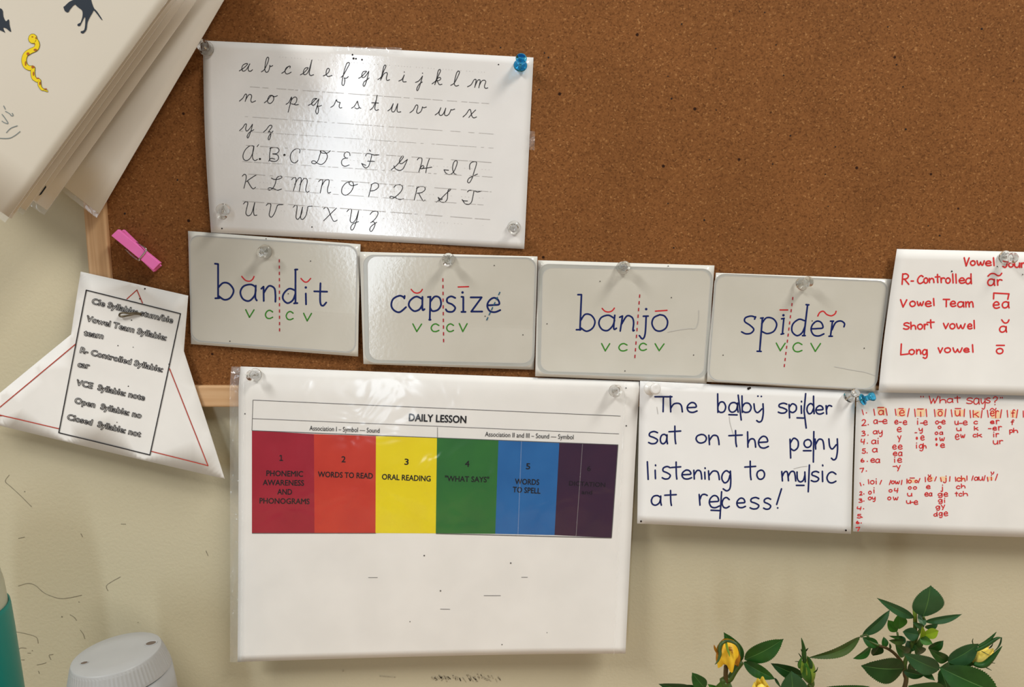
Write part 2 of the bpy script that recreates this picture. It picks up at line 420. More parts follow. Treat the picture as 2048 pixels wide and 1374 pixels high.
def line(pen, X, pts, w, smooth=True): pen.stroke([X(p) for p in pts], w, smooth)

# printed type from Blender's own typeface
_T = {}
def type_mesh(s, bold):
    if (s, bold) not in _T:
        cu = bpy.data.curves.new('type', 'FONT'); cu.body = s; cu.size = 1; cu.offset = bold; cu.resolution_u = 3
        o = bpy.data.objects.new('type', cu); COL.objects.link(o)
        ev = o.evaluated_get(bpy.context.evaluated_depsgraph_get()); me = ev.to_mesh()
        _T[(s, bold)] = ([tuple(v.co[:2]) for v in me.vertices], [tuple(p.vertices) for p in me.polygons])
        ev.to_mesh_clear(); bpy.data.objects.remove(o); bpy.data.curves.remove(cu)
    return _T[(s, bold)]
def type_line(pen, s, p0, p1, cap, heavy=0.0, outline=0):
    bold = .022 if outline else 0.0
    v, f = type_mesh(s, bold); w = max(a[0] for a in v); x0 = min(a[0] for a in v)
    ux, uy = (p1[0] - p0[0]) / (w - x0), (p1[1] - p0[1]) / (w - x0)
    l = math.hypot(ux, uy); k = cap / 0.70 / l; vx, vy = uy * k, -ux * k
    pix = [(p0[0] + (a - x0) * ux + b * vx, p0[1] + (a - x0) * uy + b * vy) for a, b in v]
    if not outline:
        b0 = len(pen.v); pen.v += pix; pen.f += [tuple(i + b0 for i in q) for q in f]
    if outline or heavy:
        cnt = {}
        for q in f:
            for i in range(len(q)):
                e = tuple(sorted((q[i], q[(i + 1) % len(q)]))); cnt[e] = cnt.get(e, 0) + 1
        pos = {}
        for (a, b), c in cnt.items():
            if c == 1: pen.stroke([pix[a], pix[b]], outline or heavy, False, False)

# ------------------------------------------------------------------ the wall, the desk and the board
v, f = box((-1.6, 0, 0.0), (1.9, 0.08, 2.7))
wall = mk('wall_back', v, f, 'painted_wall'); tag(wall, 'pale beige painted wall behind the cork board', 'wall', kind='structure')
flat = Sheet(((0, 900), (2048, 900), (2048, 1374), (0, 1374)), lambda s, t: 0.0)
flat.obj = wall
X = crop(0, 950, 3.24)
for pts in ([(60, 0), (35, 40), (70, 75), (130, 130), (205, 205)], [(120, 718), (180, 702), (230, 715), (290, 765), (380, 798), (450, 795), (530, 778)],
            [(780, 660), (725, 690), (690, 718), (700, 750)], [(100, 1015), (170, 1028), (235, 1050), (248, 1090)], [(112, 1138), (135, 1120), (170, 1122)],
            [(455, 905), (480, 920), (497, 942)], [(522, 1005), (540, 1030), (550, 1060)], [(320, 1165), (345, 1162)], [(318, 1170), (330, 1195)],
            [(785, 317), (815, 318)], [(1335, 490), (1348, 522)], [(240, 1230), (280, 1222), (300, 1215)], [(250, 1270), (255, 1285)], [(180, 1153), (200, 1153)],
            [(140, 1197), (158, 1197)], [(120, 410), (160, 402)], [(525, 380), (535, 400)]):
    pen = Pen(); line(pen, X, pts, 0.95); pen.lay('scuff_mark', flat, 'scuff', 0.0002)
for x, y, r in ((160, 107, 1.2), (402, 918, 1.6), (210, 1137, 1), (512, 822, 1), (895, 955, .8)):
    pen = Pen(); pen.dot(*X((x, y)), r); pen.lay('scuff_mark', flat, 'scuff', 0.0002)
pen = Pen()
for i in range(60):
    x = random.uniform(860, 1000); y = 1356 + random.uniform(-6, 6) * (0.4 + 0.6 * (x - 860) / 140)
    pen.stroke([(x, y - random.uniform(1, 4)), (x + random.uniform(1, 5), y + random.uniform(1, 4))], random.uniform(0.8, 2))
pen.dot(686, 1341, 2.2); pen.stroke([(760, 1352), (790, 1354)], 1.5)
pen.lay('dirt_smudge', flat, 'smudge', 0.0003)

v, f = box((-1.5, -0.75, 0.765), (1.7, -0.002, 0.80))
tag(mk('desk_top', v, f, 'desk_wood'), 'pale wooden desk top below the board', 'desk'); bevel(bpy.data.objects['desk_top'], 0.004)
for i, (x, y) in enumerate(((-1.4, -0.68), (1.6, -0.68), (-1.4, -0.07), (1.6, -0.07))):
    v, f = box((x - .03, y - .03, 0), (x + .03, y + .03, .7655)); mk('leg', v, f, 'desk_wood', bpy.data.objects['desk_top'])
v, f = box((-1.6, -2.4, -0.06), (1.9, 0.08, 0)); tag(mk('floor', v, f, 'desk_wood'), 'floor under the desk', 'floor', kind='structure')

CORK, RAIL = 0.008, 0.012
lx0 = at(172, 490, RAIL).x; lx1 = at(215, 490, RAIL).x          # left rail
bz1 = at(430, 772, RAIL).z; bz0 = at(430, 814.5, RAIL).z         # bottom rail
bx1 = lx0 + 1.2; tz1 = bz0 + 0.62; rw = lx1 - lx0
board = empty('cork_board', (lx0 + 0.6, 0, bz0)); tag(board, 'brown cork notice board in a pale wood frame on the beige wall', 'notice board')
v, f = box((lx1 - .002, -CORK, bz1 - .002), (bx1 - rw + .002, -0.001, tz1 - rw + .002)); mk('cork_panel', v, f, 'cork', board, origin=Vector((lx0, 0, bz0)))
for a, b2, mt in (((lx0, -RAIL, bz1), (lx1, 0, tz1 - rw), 'wood_upright'), ((bx1 - rw, -RAIL, bz1), (bx1, 0, tz1 - rw), 'wood_upright'),
                  ((lx0, -RAIL, bz0), (bx1, 0, bz1), 'wood_level'), ((lx0, -RAIL, tz1 - rw), (bx1, 0, tz1), 'wood_level')):
    v, f = box(a, b2); bevel(mk('frame_rail', v, f, mt, board), 0.0012)
# old pin holes in the cork
pen = Holes(); cork = Sheet(((300, 0), (2048, 0), (2048, 760), (300, 760)), lambda s, t: CORK); cork.obj = board
X = crop(1300, 0, 2.738)
for x, y in ((628, 68), (490, 62), (173, 132), (1302, 147), (690, 245), (360, 266), (98, 418), (732, 412), (1350, 354), (1385, 475), (118, 540), (1015, 804),
             (768, 743), (326, 874), (672, 898), (960, 954), (98, 1114), (975, 1130), (297, 1205), (1586, 1290), (1523, 1236), (130, 1357), (1816, 158), (362, 602), (1400, 708)):
    pen.dot(*X((x, y)), random.uniform(1.2, 2.2))
for x, y in ((1089, 106), (1001, 95), (1097, 115), (1078, 179), (268, 300), (355, 360), (250, 427)): pen.dot(x, y, random.uniform(1.2, 2))
pen.lay('pin_holes', cork, 'pin_hole', 0.0002)

# ------------------------------------------------------------------ alphabet sheet
al = Sheet(((406, 81), (1067, 115), (1048.5, 498), (422, 465)),
           lambda s, t: 0.0092 + 0.0035 * (1 - s) ** 4 * math.sin(math.pi * t) + 0.0018 * math.sin(math.pi * s) ** 2 * (1 - t) ** 3 + 0.0006 * math.sin(5 * s + 2 * t))
o = al.build('alphabet_sheet', 'laminated_paper', 40, 26, 0.0004)
tag(o, 'laminated white sheet with the cursive alphabet in black, pinned at four corners', 'paper')
A = crop(390, 60, 5.689); B = crop(720, 60, 5.535); C = crop(390, 270, 5.689); D = crop(720, 270, 5.535)
CURSIVE = [
 (A, [[(505, 465), (545, 440), (585, 405), (600, 385), (570, 385), (540, 410), (535, 450), (550, 468), (580, 455), (608, 415), (625, 385)], [(622, 388), (610, 420), (606, 450), (620, 470), (640, 465), (655, 452)],
      [(757, 475), (790, 450), (825, 380), (840, 325), (826, 310), (810, 340), (797, 420), (798, 460), (815, 482), (838, 465), (850, 425), (852, 402)], [(852, 402), (862, 415), (885, 405)],
      [(988, 492), (1020, 470), (1045, 435), (1070, 412), (1085, 415), (1080, 432)], [(1070, 412), (1040, 430), (1025, 465), (1035, 495), (1060, 498), (1095, 480)],
      [(1200, 510), (1235, 490), (1270, 455), (1288, 430), (1255, 435), (1235, 470), (1240, 505), (1270, 500), (1300, 450), (1330, 342)], [(1328, 345), (1312, 430), (1300, 490), (1315, 518), (1350, 508)],
      [(1458, 522), (1490, 508), (1520, 480), (1530, 448), (1515, 435), (1498, 455), (1492, 500), (1510, 528), (1535, 525), (1560, 515)],
      [(1662, 538), (1690, 510), (1735, 430), (1758, 385), (1748, 370), (1725, 385), (1700, 460), (1680, 550), (1672, 610), (1685, 632), (1700, 610), (1705, 565), (1698, 545), (1720, 550), (1745, 530)],
      [(1862, 550), (1895, 530), (1935, 490), (1952, 470), (1915, 475), (1898, 510), (1905, 540), (1935, 530), (1978, 470)], [(1978, 470), (1965, 530), (1945, 600), (1925, 640), (1912, 625), (1925, 590), (1960, 565), (1980, 545)],
      [(507, 808), (545, 775), (572, 732), (588, 735), (584, 770), (572, 812)], [(580, 790), (612, 738), (638, 736), (645, 760), (636, 800), (650, 822), (690, 806)],
      [(790, 828), (825, 800), (860, 755), (880, 745), (850, 748), (828, 790), (832, 825), (860, 835), (890, 805), (897, 770), (880, 745), (905, 758), (938, 748)],
      [(1038, 845), (1070, 820), (1095, 768), (1100, 772), (1085, 840), (1060, 935)], [(1080, 835), (1110, 780), (1140, 762), (1160, 780), (1150, 825), (1125, 845), (1098, 838)], [(1125, 845), (1150, 852), (1178, 848)],
      [(1290, 858), (1330, 835), (1365, 795), (1388, 780), (1350, 785), (1330, 820), (1335, 855), (1365, 845), (1410, 785)], [(1410, 785), (1395, 850), (1375, 920), (1385, 955), (1402, 940), (1404, 890), (1392, 862), (1415, 868), (1440, 858)],
      [(1545, 880), (1580, 855), (1605, 800), (1612, 795), (1618, 815), (1652, 825)], [(1652, 825), (1640, 868), (1652, 888), (1672, 882)],
      [(1780, 890), (1815, 865), (1845, 815), (1850, 812), (1858, 850), (1868, 880), (1845, 897), (1820, 885)], [(1866, 885), (1888, 890)],
      [(508, 1145), (545, 1110), (570, 1072), (587, 1075), (577, 1125), (590, 1150), (620, 1125), (655, 1072)], [(655, 1072), (640, 1140), (612, 1215), (600, 1228), (595, 1205), (620, 1165), (670, 1135)],
      [(777, 1165), (815, 1130), (845, 1090), (870, 1085), (875, 1105), (850, 1140), (835, 1162)], [(835, 1160), (857, 1160), (864, 1190), (848, 1245), (834, 1240), (845, 1200), (888, 1150)]]),
 (B, [[(198, 548), (235, 520), (265, 450), (287, 400), (275, 388), (262, 410), (245, 490), (228, 555)], [(232, 545), (262, 490), (290, 470), (303, 485), (292, 530), (300, 558), (328, 550)],
      [(430, 565), (465, 545), (490, 498)], [(490, 498), (475, 545), (478, 572), (512, 572)], [(490, 463), (491, 467)],
      [(615, 580), (655, 560), (692, 510)], [(692, 510), (670, 590), (645, 660), (630, 668), (632, 640), (655, 600), (690, 575)], [(692, 476), (693, 480)],
      [(798, 595), (840, 560), (875, 490), (892, 450), (880, 438), (865, 455), (850, 530), (828, 605)], [(832, 592), (860, 535), (887, 525), (892, 545), (870, 560), (850, 560)], [(852, 560), (868, 588), (880, 605), (908, 600)],
      [(1005, 612), (1045, 585), (1085, 510), (1102, 465), (1090, 455), (1070, 475), (1050, 550), (1045, 600), (1062, 620), (1092, 612)],
      [(1190, 628), (1230, 605), (1260, 555), (1277, 545), (1285, 560), (1270, 635)], [(1275, 618), (1300, 562), (1322, 550), (1330, 568), (1315, 640)], [(1318, 622), (1345, 568), (1375, 556), (1392, 572), (1378, 620), (1388, 645), (1415, 640)],
      [(112, 885), (145, 855), (175, 790), (190, 722)], [(190, 722), (172, 820), (165, 870), (180, 890), (205, 880)], [(130, 805), (205, 808)],
      [(308, 895), (340, 870), (368, 815)], [(368, 815), (350, 880), (358, 905), (385, 895), (418, 815)], [(418, 815), (410, 880), (420, 908), (452, 905)],
      [(553, 915), (590, 885), (618, 835), (637, 832), (640, 855), (627, 900), (640, 922), (675, 900), (692, 850)], [(692, 850), (705, 860), (735, 852)],
      [(832, 940), (870, 910), (895, 860)], [(895, 860), (875, 920), (890, 945), (920, 930), (950, 865)], [(950, 865), (935, 930), (955, 948), (985, 930), (1008, 880)], [(1008, 880), (1020, 884), (1048, 875)],
      [(1140, 962), (1175, 930), (1205, 885), (1220, 880), (1227, 900), (1238, 950), (1258, 972), (1290, 962)], [(1280, 885), (1240, 925), (1205, 968)]]),
 (C, [[(672, 128), (630, 122), (580, 160), (548, 225), (555, 275), (590, 290), (630, 262), (662, 190), (672, 128)], [(670, 132), (655, 220), (660, 270), (682, 290), (712, 278)], [(708, 132), (724, 110)],
      [(862, 145), (850, 220), (850, 270), (840, 298)], [(852, 152), (900, 140), (945, 150), (957, 180), (930, 210), (885, 215)], [(885, 215), (937, 225), (952, 260), (930, 295), (885, 300), (848, 285), (870, 265), (910, 275)],
      [(1190, 205), (1194, 170), (1160, 155), (1110, 185), (1085, 240), (1095, 295), (1130, 318), (1165, 300), (1172, 285)],
      [(1435, 182), (1420, 230), (1400, 290), (1370, 325), (1335, 322), (1330, 300), (1360, 295), (1395, 322), (1440, 335), (1485, 300), (1507, 240), (1482, 195), (1440, 178), (1425, 187), (1450, 205), (1505, 205), (1540, 180)],
      [(1764, 235), (1757, 203), (1725, 193), (1700, 213), (1700, 245), (1722, 262), (1738, 262)], [(1725, 262), (1690, 270), (1668, 300), (1675, 340), (1710, 356), (1755, 340)],
      [(540, 468), (560, 448), (582, 460), (580, 510), (558, 605)], [(700, 452), (640, 490), (585, 530)], [(600, 525), (640, 592), (665, 612), (690, 595)],
      [(870, 490), (905, 505), (960, 500), (990, 480), (970, 468), (930, 490), (915, 550), (890, 600), (850, 627), (832, 615), (850, 600), (900, 612), (940, 628), (985, 615)],
      [(1100, 508), (1125, 485), (1150, 495), (1142, 560), (1118, 640)], [(1135, 565), (1175, 495), (1207, 490), (1205, 540), (1185, 645)], [(1195, 565), (1235, 500), (1272, 500), (1277, 540), (1260, 620), (1275, 650), (1300, 640)],
      [(1408, 530), (1430, 510), (1454, 515), (1445, 570), (1425, 660)], [(1440, 585), (1480, 520), (1522, 510), (1525, 545), (1508, 620), (1515, 658), (1545, 650)],
      [(1780, 530), (1720, 545), (1675, 600), (1672, 660), (1715, 685), (1770, 650), (1802, 590), (1797, 540), (1765, 525), (1755, 555), (1790, 577), (1850, 560)],
      [(552, 785), (575, 760), (602, 770), (590, 830), (580, 890), (605, 918), (645, 890), (680, 770)], [(680, 770), (668, 850), (675, 910), (705, 912)],
      [(812, 800), (835, 780), (864, 790), (855, 850), (845, 910), (870, 935), (905, 890), (938, 800)], [(938, 800), (960, 793), (1000, 792)],
      [(1118, 822), (1140, 800), (1162, 810), (1155, 880), (1150, 940), (1175, 958), (1210, 900), (1225, 820)], [(1225, 820), (1205, 900), (1205, 950), (1230, 958), (1265, 910), (1285, 815)], [(1285, 815), (1300, 812), (1335, 810)],
      [(1465, 840), (1490, 822), (1515, 840), (1545, 920), (1580, 982), (1618, 968)], [(1610, 832), (1550, 890), (1465, 975)],
      [(1730, 870), (1755, 845), (1782, 850), (1772, 920), (1765, 975), (1790, 998), (1830, 960), (1862, 860)], [(1862, 860), (1840, 970), (1805, 1065), (1780, 1080), (1772, 1050), (1800, 1010), (1860, 985)]]),
 (D, [[(62, 232), (75, 207), (110, 208), (160, 222), (210, 220)], [(132, 215), (115, 290), (95, 345), (65, 365), (40, 350), (18, 315)], [(18, 315), (40, 325), (65, 335)], [(85, 290), (160, 292)], [(106, 165), (116, 180)],
      [(345, 385), (400, 340), (455, 280), (482, 240), (465, 235), (440, 275), (440, 310), (465, 315), (525, 270)], [(525, 270), (500, 330), (470, 380), (430, 392), (390, 370), (375, 340)],
      [(635, 275), (650, 255), (682, 255), (685, 290), (670, 350), (650, 412)], [(770, 258), (745, 330), (728, 418)], [(660, 375), (690, 338), (707, 350), (690, 372), (665, 370)], [(690, 370), (740, 365), (795, 355)],
      [(1070, 440), (1040, 420), (1025, 370), (1035, 310), (1060, 282), (1077, 300), (1060, 360), (1030, 415), (990, 437), (950, 420), (930, 385)], [(930, 385), (980, 390)],
      [(1215, 380), (1215, 330), (1240, 300), (1285, 297), (1287, 330), (1265, 400), (1240, 480), (1210, 528), (1190, 515), (1205, 480), (1250, 455), (1300, 432)],
      [(130, 545), (115, 610), (95, 685)], [(122, 552), (165, 530), (202, 545), (202, 580), (165, 610), (115, 620)],
      [(375, 580), (400, 555), (445, 550), (472, 575), (457, 620), (410, 670), (360, 702), (332, 692), (345, 678), (395, 695), (440, 715), (480, 705)],
      [(632, 580), (620, 640), (600, 720)], [(625, 592), (665, 570), (712, 575), (720, 605), (685, 635), (630, 645)], [(650, 645), (680, 700), (700, 728), (720, 720)],
      [(845, 742), (890, 710), (950, 650), (1002, 605), (995, 595), (975, 615), (970, 660), (965, 710), (935, 744), (890, 735), (865, 690)], [(865, 690), (900, 715), (910, 705)],
      [(1190, 630), (1210, 612), (1260, 615), (1300, 630), (1345, 620)], [(1262, 620), (1250, 680), (1235, 740), (1205, 767), (1165, 760), (1130, 715)], [(1130, 715), (1150, 728), (1190, 730)],
      [(112, 880), (140, 848), (187, 845), (200, 870), (175, 920), (135, 960)], [(118, 970), (147, 960), (167, 985), (150, 1035), (125, 1068), (108, 1050), (125, 1010), (185, 965)]])]
pen = Pen()
for X, ss in CURSIVE:
    for s in ss: line(pen, X, s, 1.5)
pen.lay('cursive_letters', al, 'black_ink')
pen = Pen()
for a, b2, w in (((500, 173.4), (978, 207), .8), ((490, 233), (987, 268), .7), ((481, 262), (987, 296), .6), ((492, 290.5), (986, 325), 1.0), ((485, 323), (985, 354), .8),
              ((497, 348), (983, 383.5), 1.0), ((511, 377), (971, 410), .8), ((485, 402), (980, 439), 1.1)):
    x = 0.0; L = math.hypot(b2[0] - a[0], b2[1] - a[1])
    while x < L:
        d = random.choice((6, 12, 20, 34, 44)); e = min(x + d, L)
        pen.stroke([(a[0] + (b2[0] - a[0]) * k / L, a[1] + (b2[1] - a[1]) * k / L) for k in (x, e)], w, False, False); x = e + random.choice((3, 5, 9, 16))
for a, b2 in (((500, 306), (985, 340)), ((485, 362), (980, 397)), ((485, 416), (980, 452)), ((560, 114), (975, 145))):
    n = 70
    for i in range(n):
        if random.random() < .6: pen.dot(a[0] + (b2[0] - a[0]) * i / n, a[1] + (b2[1] - a[1]) * i / n, .6)
pen.lay('guide_lines', al, 'guide_grey')
pen = Holes()
for x, y, r in ((705, 109.5, 1.8), (707, 117, 2.2), (712, 117.5, 1.8), (724, 119.5, 1.8), (569, 310, 2.4), (520, 318, 2.2), (997, 129, 1.4), (444, 457, 1.6), (624, 454, 1.4)): pen.dot(x, y, r)
pen.lay('pin_holes', al, 'pin_hole')
# crinkled tape along its top edge
tp = Sheet(((664, 92), (803, 96), (803, 106), (664, 101)), lambda s, t: 0.0122 + 0.0012 * math.sin(23 * s) * (1 - t))
tp.build('tape_strip', 'margin_film', 30, 3, 0, al.obj)
tp = Sheet(((1059, 262), (1070, 263), (1069, 300), (1058, 299)), lambda s, t: 0.0105 + 0.0008 * math.sin(9 * t + 3 * s))
tp.build('tape_strip', 'margin_film', 4, 10, 0, al.obj)

# ------------------------------------------------------------------ syllable word cards
def rrect(c, r, n=7):
    """rounded outline inside the quad c (TL, TR, BR, BL), radius r as fraction of its width"""
    out = []
    P = lambda s, t: tuple((c[0][k] * (1 - s) + c[1][k] * s) * (1 - t) + (c[3][k] * (1 - s) + c[2][k] * s) * t for k in (0, 1))
    rs, rt = r, r * 1.55
    q = []
    for cs, ct, a0 in ((rs, rt, 180), (1 - rs, rt, 270), (1 - rs, 1 - rt, 0), (rs, 1 - rt, 90)):
        for i in range(n + 1):
            a = math.radians(a0 + 90 * i / n); q.append((cs + rs * math.cos(a), ct + rt * math.sin(a)))
    for i, a in enumerate(q):
        b2 = q[(i + 1) % len(q)]; m = 8 if (i + 1) % (n + 1) == 0 else 1
        out += [P(a[0] + (b2[0] - a[0]) * k / m, a[1] + (b2[1] - a[1]) * k / m) for k in range(m)]
    return out
def rface(c, r, nx=16, ny=24):
    P = lambda s, t: tuple((c[0][k] * (1 - s) + c[1][k] * s) * (1 - t) + (c[3][k] * (1 - s) + c[2][k] * s) * t for k in (0, 1))
    rt = r * 1.55; ts = [0, .01, .03, .06] + [rt + (1 - 2 * rt) * k / ny for k in range(ny + 1)] + [.94, .97, .99, 1]
    rows = []
    for t in ts:
        h = max(0, rt - t, t - 1 + rt) / rt; ins = r * (1 - math.sqrt(max(0, 1 - h * h)))
        rows.append([P(ins + (1 - 2 * ins) * k / nx, t) for k in range(nx + 1)])
    return [(a[k], a[k + 1], b2[k + 1], b2[k]) for a, b2 in zip(rows[:-1], rows[1:]) for k in range(nx)]
def card(name, corners, depth, label, X, outer, inner, blue, red, dash, ndash, green, extra=None, lw=3.7):
    sh = Sheet(corners, depth); o = sh.build(name, 'card_stock', 24, 16, 0.0005)
    tag(o, label, 'card', 'syllable cards pinned in a row')
    a = [X(p) for p in rrect(outer, .06)]; b2 = [X(p) for p in rrect(inner, .06)]
    p = Pen(); n = len(a)
    for i in range(n): p.patch((a[i], a[(i + 1) % n], b2[(i + 1) % n], b2[i]))
    p.lay('grey_border', sh, 'card_border', 0.00012)
    p = Pen()
    for q in rface(inner, .06): p.patch([X(k) for k in q])
    p.lay('card_face', sh, 'card_face', 0.00012)
    p = Pen()
    for q in (a, b2): p.stroke(q + [q[0]], 1.0, False, False)
    p.lay('border_line', sh, 'faint_grey', 0.0002)
    p = Pen()
    for s in blue:
        if s[0] == 'dot': p.dot(*X(s[1:3]), 2.6)
        elif isinstance(s[0], str): glyph(p, X, s[0], *s[1:], lw)
        else: line(p, X, s, lw)
    p.lay('word_lettering', sh, 'blue_ink', 0.0002)
    for s in red:
        p = Pen(); line(p, X, s, 2.7); p.lay('vowel_mark', sh, 'red_ink', 0.0002)
    p = Pen(); p.dashes(X(dash[0]), X(dash[1]), 2.2, ndash); p.lay('syllable_break', sh, 'dark_red_ink', 0.00035)
    p = Pen()
    for g in green: glyph(p, X, *g, 2.7)
    p.lay('pattern_letters', sh, 'green_ink', 0.0002)
    if extra:
        p = Pen(); p.dashes(X(extra[0]), X(extra[1]), 2.2, 6, .62); p.lay('crossing_out', sh, 'teal_ink', 0.0004)
    return sh

bandit = card('word_card', ((376, 462), (721, 488.5), (716, 713), (382, 688)), lambda s, t: 0.0100 + 0.0034 * s * min(1, 1.6 * t),
  'white syllable card with the word bandit written in blue', crop(360, 450, 4.163),
  ((76, 82), (1480, 172), (1464, 1068), (93, 968)), ((84, 90), (1473, 182), (1456, 1060), (102, 958)),
  [[(292, 322), (318, 325)], [(318, 325), (318, 610)], [(295, 610), (330, 608)], [(320, 520), (360, 482), (410, 490), (447, 545), (420, 605), (370, 622), (322, 590)],
   [(630, 515), (590, 495), (530, 510), (503, 560), (525, 615), (575, 632), (620, 590), (632, 540)], [(632, 505), (628, 600), (640, 628)],
   [(678, 530), (696, 513)], [(696, 513), (698, 632)], [(698, 565), (740, 508), (785, 525), (795, 580), (795, 638)],
   [(960, 545), (910, 530), (865, 570), (858, 615), (895, 650), (940, 625), (962, 570)], [(962, 370), (962, 650)], [(958, 372), (978, 370)], [(950, 652), (978, 650)],
   [(1048, 570), (1050, 660)], ('dot', 1048, 520), [(1170, 485), (1168, 640), (1190, 672), (1218, 645)], [(1118, 552), (1225, 555)]],
  [[(515, 428), (545, 460), (580, 468), (605, 452), (617, 428)], [(1008, 445), (1035, 472), (1062, 472), (1088, 445)]],
  ((828, 285), (830, 885)), 12, [('v', 548, 705, 617, 768), ('c', 712, 710, 772, 778), ('c', 885, 720, 942, 788), ('v', 1030, 735, 1095, 798)])
capsize = card('word_card', ((719, 503.5), (1075, 513), (1068, 739.5), (727, 728)), lambda s, t: 0.0130 - 0.0034 * s * min(1, 1.6 * t),
  'white syllable card with the word capsize and its final letter crossed out', crop(710, 480, 4.579),
  ((76, 136), (1662, 163), (1640, 1157), (92, 1122)), ((112, 147), (1650, 172), (1622, 1130), (130, 1098)),
  [[(455, 512), (452, 535)], [(452, 528), (410, 510), (350, 540), (333, 600), (360, 645), (410, 660), (467, 615)],
   [(615, 540), (560, 518), (505, 555), (495, 605), (540, 650), (590, 635), (618, 590)], [(618, 520), (618, 635), (637, 633)],
   [(668, 522), (692, 520)], [(690, 520), (685, 730)], [(680, 730), (692, 730)], [(690, 565), (730, 518), (775, 530), (788, 590), (760, 638), (710, 650), (688, 620)],
   [(918, 530), (880, 516), (845, 535), (847, 570), (890, 590), (918, 622), (895, 655), (850, 655), (832, 635)],
   [(975, 520), (992, 522)], [(992, 522), (992, 655)], [(975, 658), (1012, 658)], ('dot', 985, 480),
   [(1060, 525), (1160, 525)], [(1160, 525), (1065, 655)], [(1065, 655), (1165, 655)], ('e', 1212, 530, 1330, 660)],
  [[(515, 452), (540, 478), (572, 486), (600, 475), (617, 452)], [(945, 430), (1040, 427)]],
  ((805, 350), (812, 935)), 10, [('v', 530, 768, 610, 838), ('c', 698, 768, 768, 838), ('c', 840, 768, 902, 838), ('v', 955, 765, 1027, 838)], ((1328, 475), (1205, 735)))
banjo = card('word_card', ((1076, 520.5), (1429, 531), (1413, 766.5), (1070.5, 752.5)), lambda s, t: 0.0095 + 0.0045 * t ** 4,
  'white syllable card with the word banjo written in blue', crop(1060, 500, 4.908),
  ((85, 135), (1798, 188), (1738, 1258), (72, 1212)), ((125, 172), (1778, 203), (1702, 1238), (102, 1188)),
  [[(470, 438), (505, 438)], [(505, 438), (490, 785)], [(455, 782), (498, 782)], [(498, 690), (540, 632), (600, 640), (637, 700), (615, 765), (555, 797), (500, 765)],
   [(825, 670), (770, 640), (700, 662), (676, 720), (705, 777), (760, 790), (810, 745), (830, 690)], [(832, 640), (822, 770), (848, 768)],
   [(880, 660), (905, 648)], [(908, 648), (885, 795)], [(900, 725), (950, 648), (1000, 660), (1017, 710), (1010, 788), (1022, 788)],
   [(1112, 650), (1160, 648)], [(1140, 648), (1130, 820), (1105, 872), (1073, 840)], ('dot', 1140, 580), ('o', 1197, 635, 1350, 795)],
  [[(708, 573), (735, 600), (770, 608), (805, 597), (828, 570)], [(1230, 600), (1345, 592)]],
  ((1077, 435), (1028, 1060)), 10, [('v', 703, 918, 782, 990), ('c', 872, 918, 952, 990), ('c', 1072, 915, 1142, 985), ('v', 1228, 920, 1315, 988)], lw=3.4)
spider = card('word_card', ((1432, 545.5), (1786, 558.5), (1751, 783), (1414, 763.5)), lambda s, t: 0.0098 + 0.0062 * t ** 3,
  'white syllable card with the word spider written in blue', crop(1400, 520, 4.908),
  ((148, 132), (1852, 208), (1728, 1272), (76, 1182)), ((165, 150), (1838, 217), (1706, 1266), (86, 1172)),
  [[(545, 562), (500, 550), (445, 567), (440, 605), (490, 640), (527, 680), (500, 717), (450, 724), (408, 705)], [(545, 557), (535, 580)],
   [(595, 570), (620, 568)], [(612, 568), (585, 895)], [(560, 895), (600, 897)], [(605, 625), (650, 568), (715, 575), (752, 630), (725, 697), (660, 722), (605, 700)],
   [(800, 577), (826, 572)], [(822, 575), (808, 725)], [(795, 728), (820, 722)], ('dot', 818, 542),
   [(1025, 595), (970, 582), (910, 630), (903, 700), (950, 742), (1000, 715), (1030, 650)], [(1055, 440), (1020, 740)], [(1040, 438), (1068, 440)], [(1005, 742), (1032, 742)],
   ('e', 1090, 600, 1215, 745), [(1280, 600), (1310, 600)], [(1300, 600), (1280, 745)], [(1265, 748), (1298, 748)], [(1295, 685), (1330, 615), (1380, 598), (1417, 622), (1412, 655)]],
  [[(785, 490), (860, 490)], [(1155, 550), (1175, 515), (1210, 503), (1245, 535), (1290, 547), (1325, 527), (1335, 503)]],
  ((910, 362), (825, 1050)), 12, [('v', 748, 815, 835, 890), ('c', 912, 812, 1000, 900), ('v', 1088, 818, 1182, 897)], lw=3.3)
for sh, X, ds in ((bandit, crop(360, 450, 4.163), ((1088, 300), (417, 967), (902, 572), (718, 115))), (capsize, crop(710, 480, 4.579), ((1538, 868), (1275, 233), (1192, 697))),
                  (banjo, crop(1060, 500, 4.908), ((687, 307), (167, 724), (932, 1186), (1605, 1030), (1387, 466), (1355, 157))), (spider, crop(1400, 520, 4.908), ((1100, 597), (225, 933), (1610, 865)))):
    p = Holes()
    for d in ds: p.dot(*X(d), 1.1)
    p.lay('pin_holes', sh, 'pin_hole', 0.0004)
p = Pen(); X = crop(1060, 500, 4.908)
line(p, X, [(1655, 590), (1652, 690), (1625, 765), (1560, 770), (1450, 785), (1350, 805)], .8); p.lay('scratch', banjo, 'faint_grey', .0004)
p = Pen(); X = crop(1400, 520, 4.908); line(p, X, [(1320, 1045), (1500, 1080), (1620, 1100), (1735, 1140)], .8); p.lay('scratch', spider, 'faint_grey', .0004)

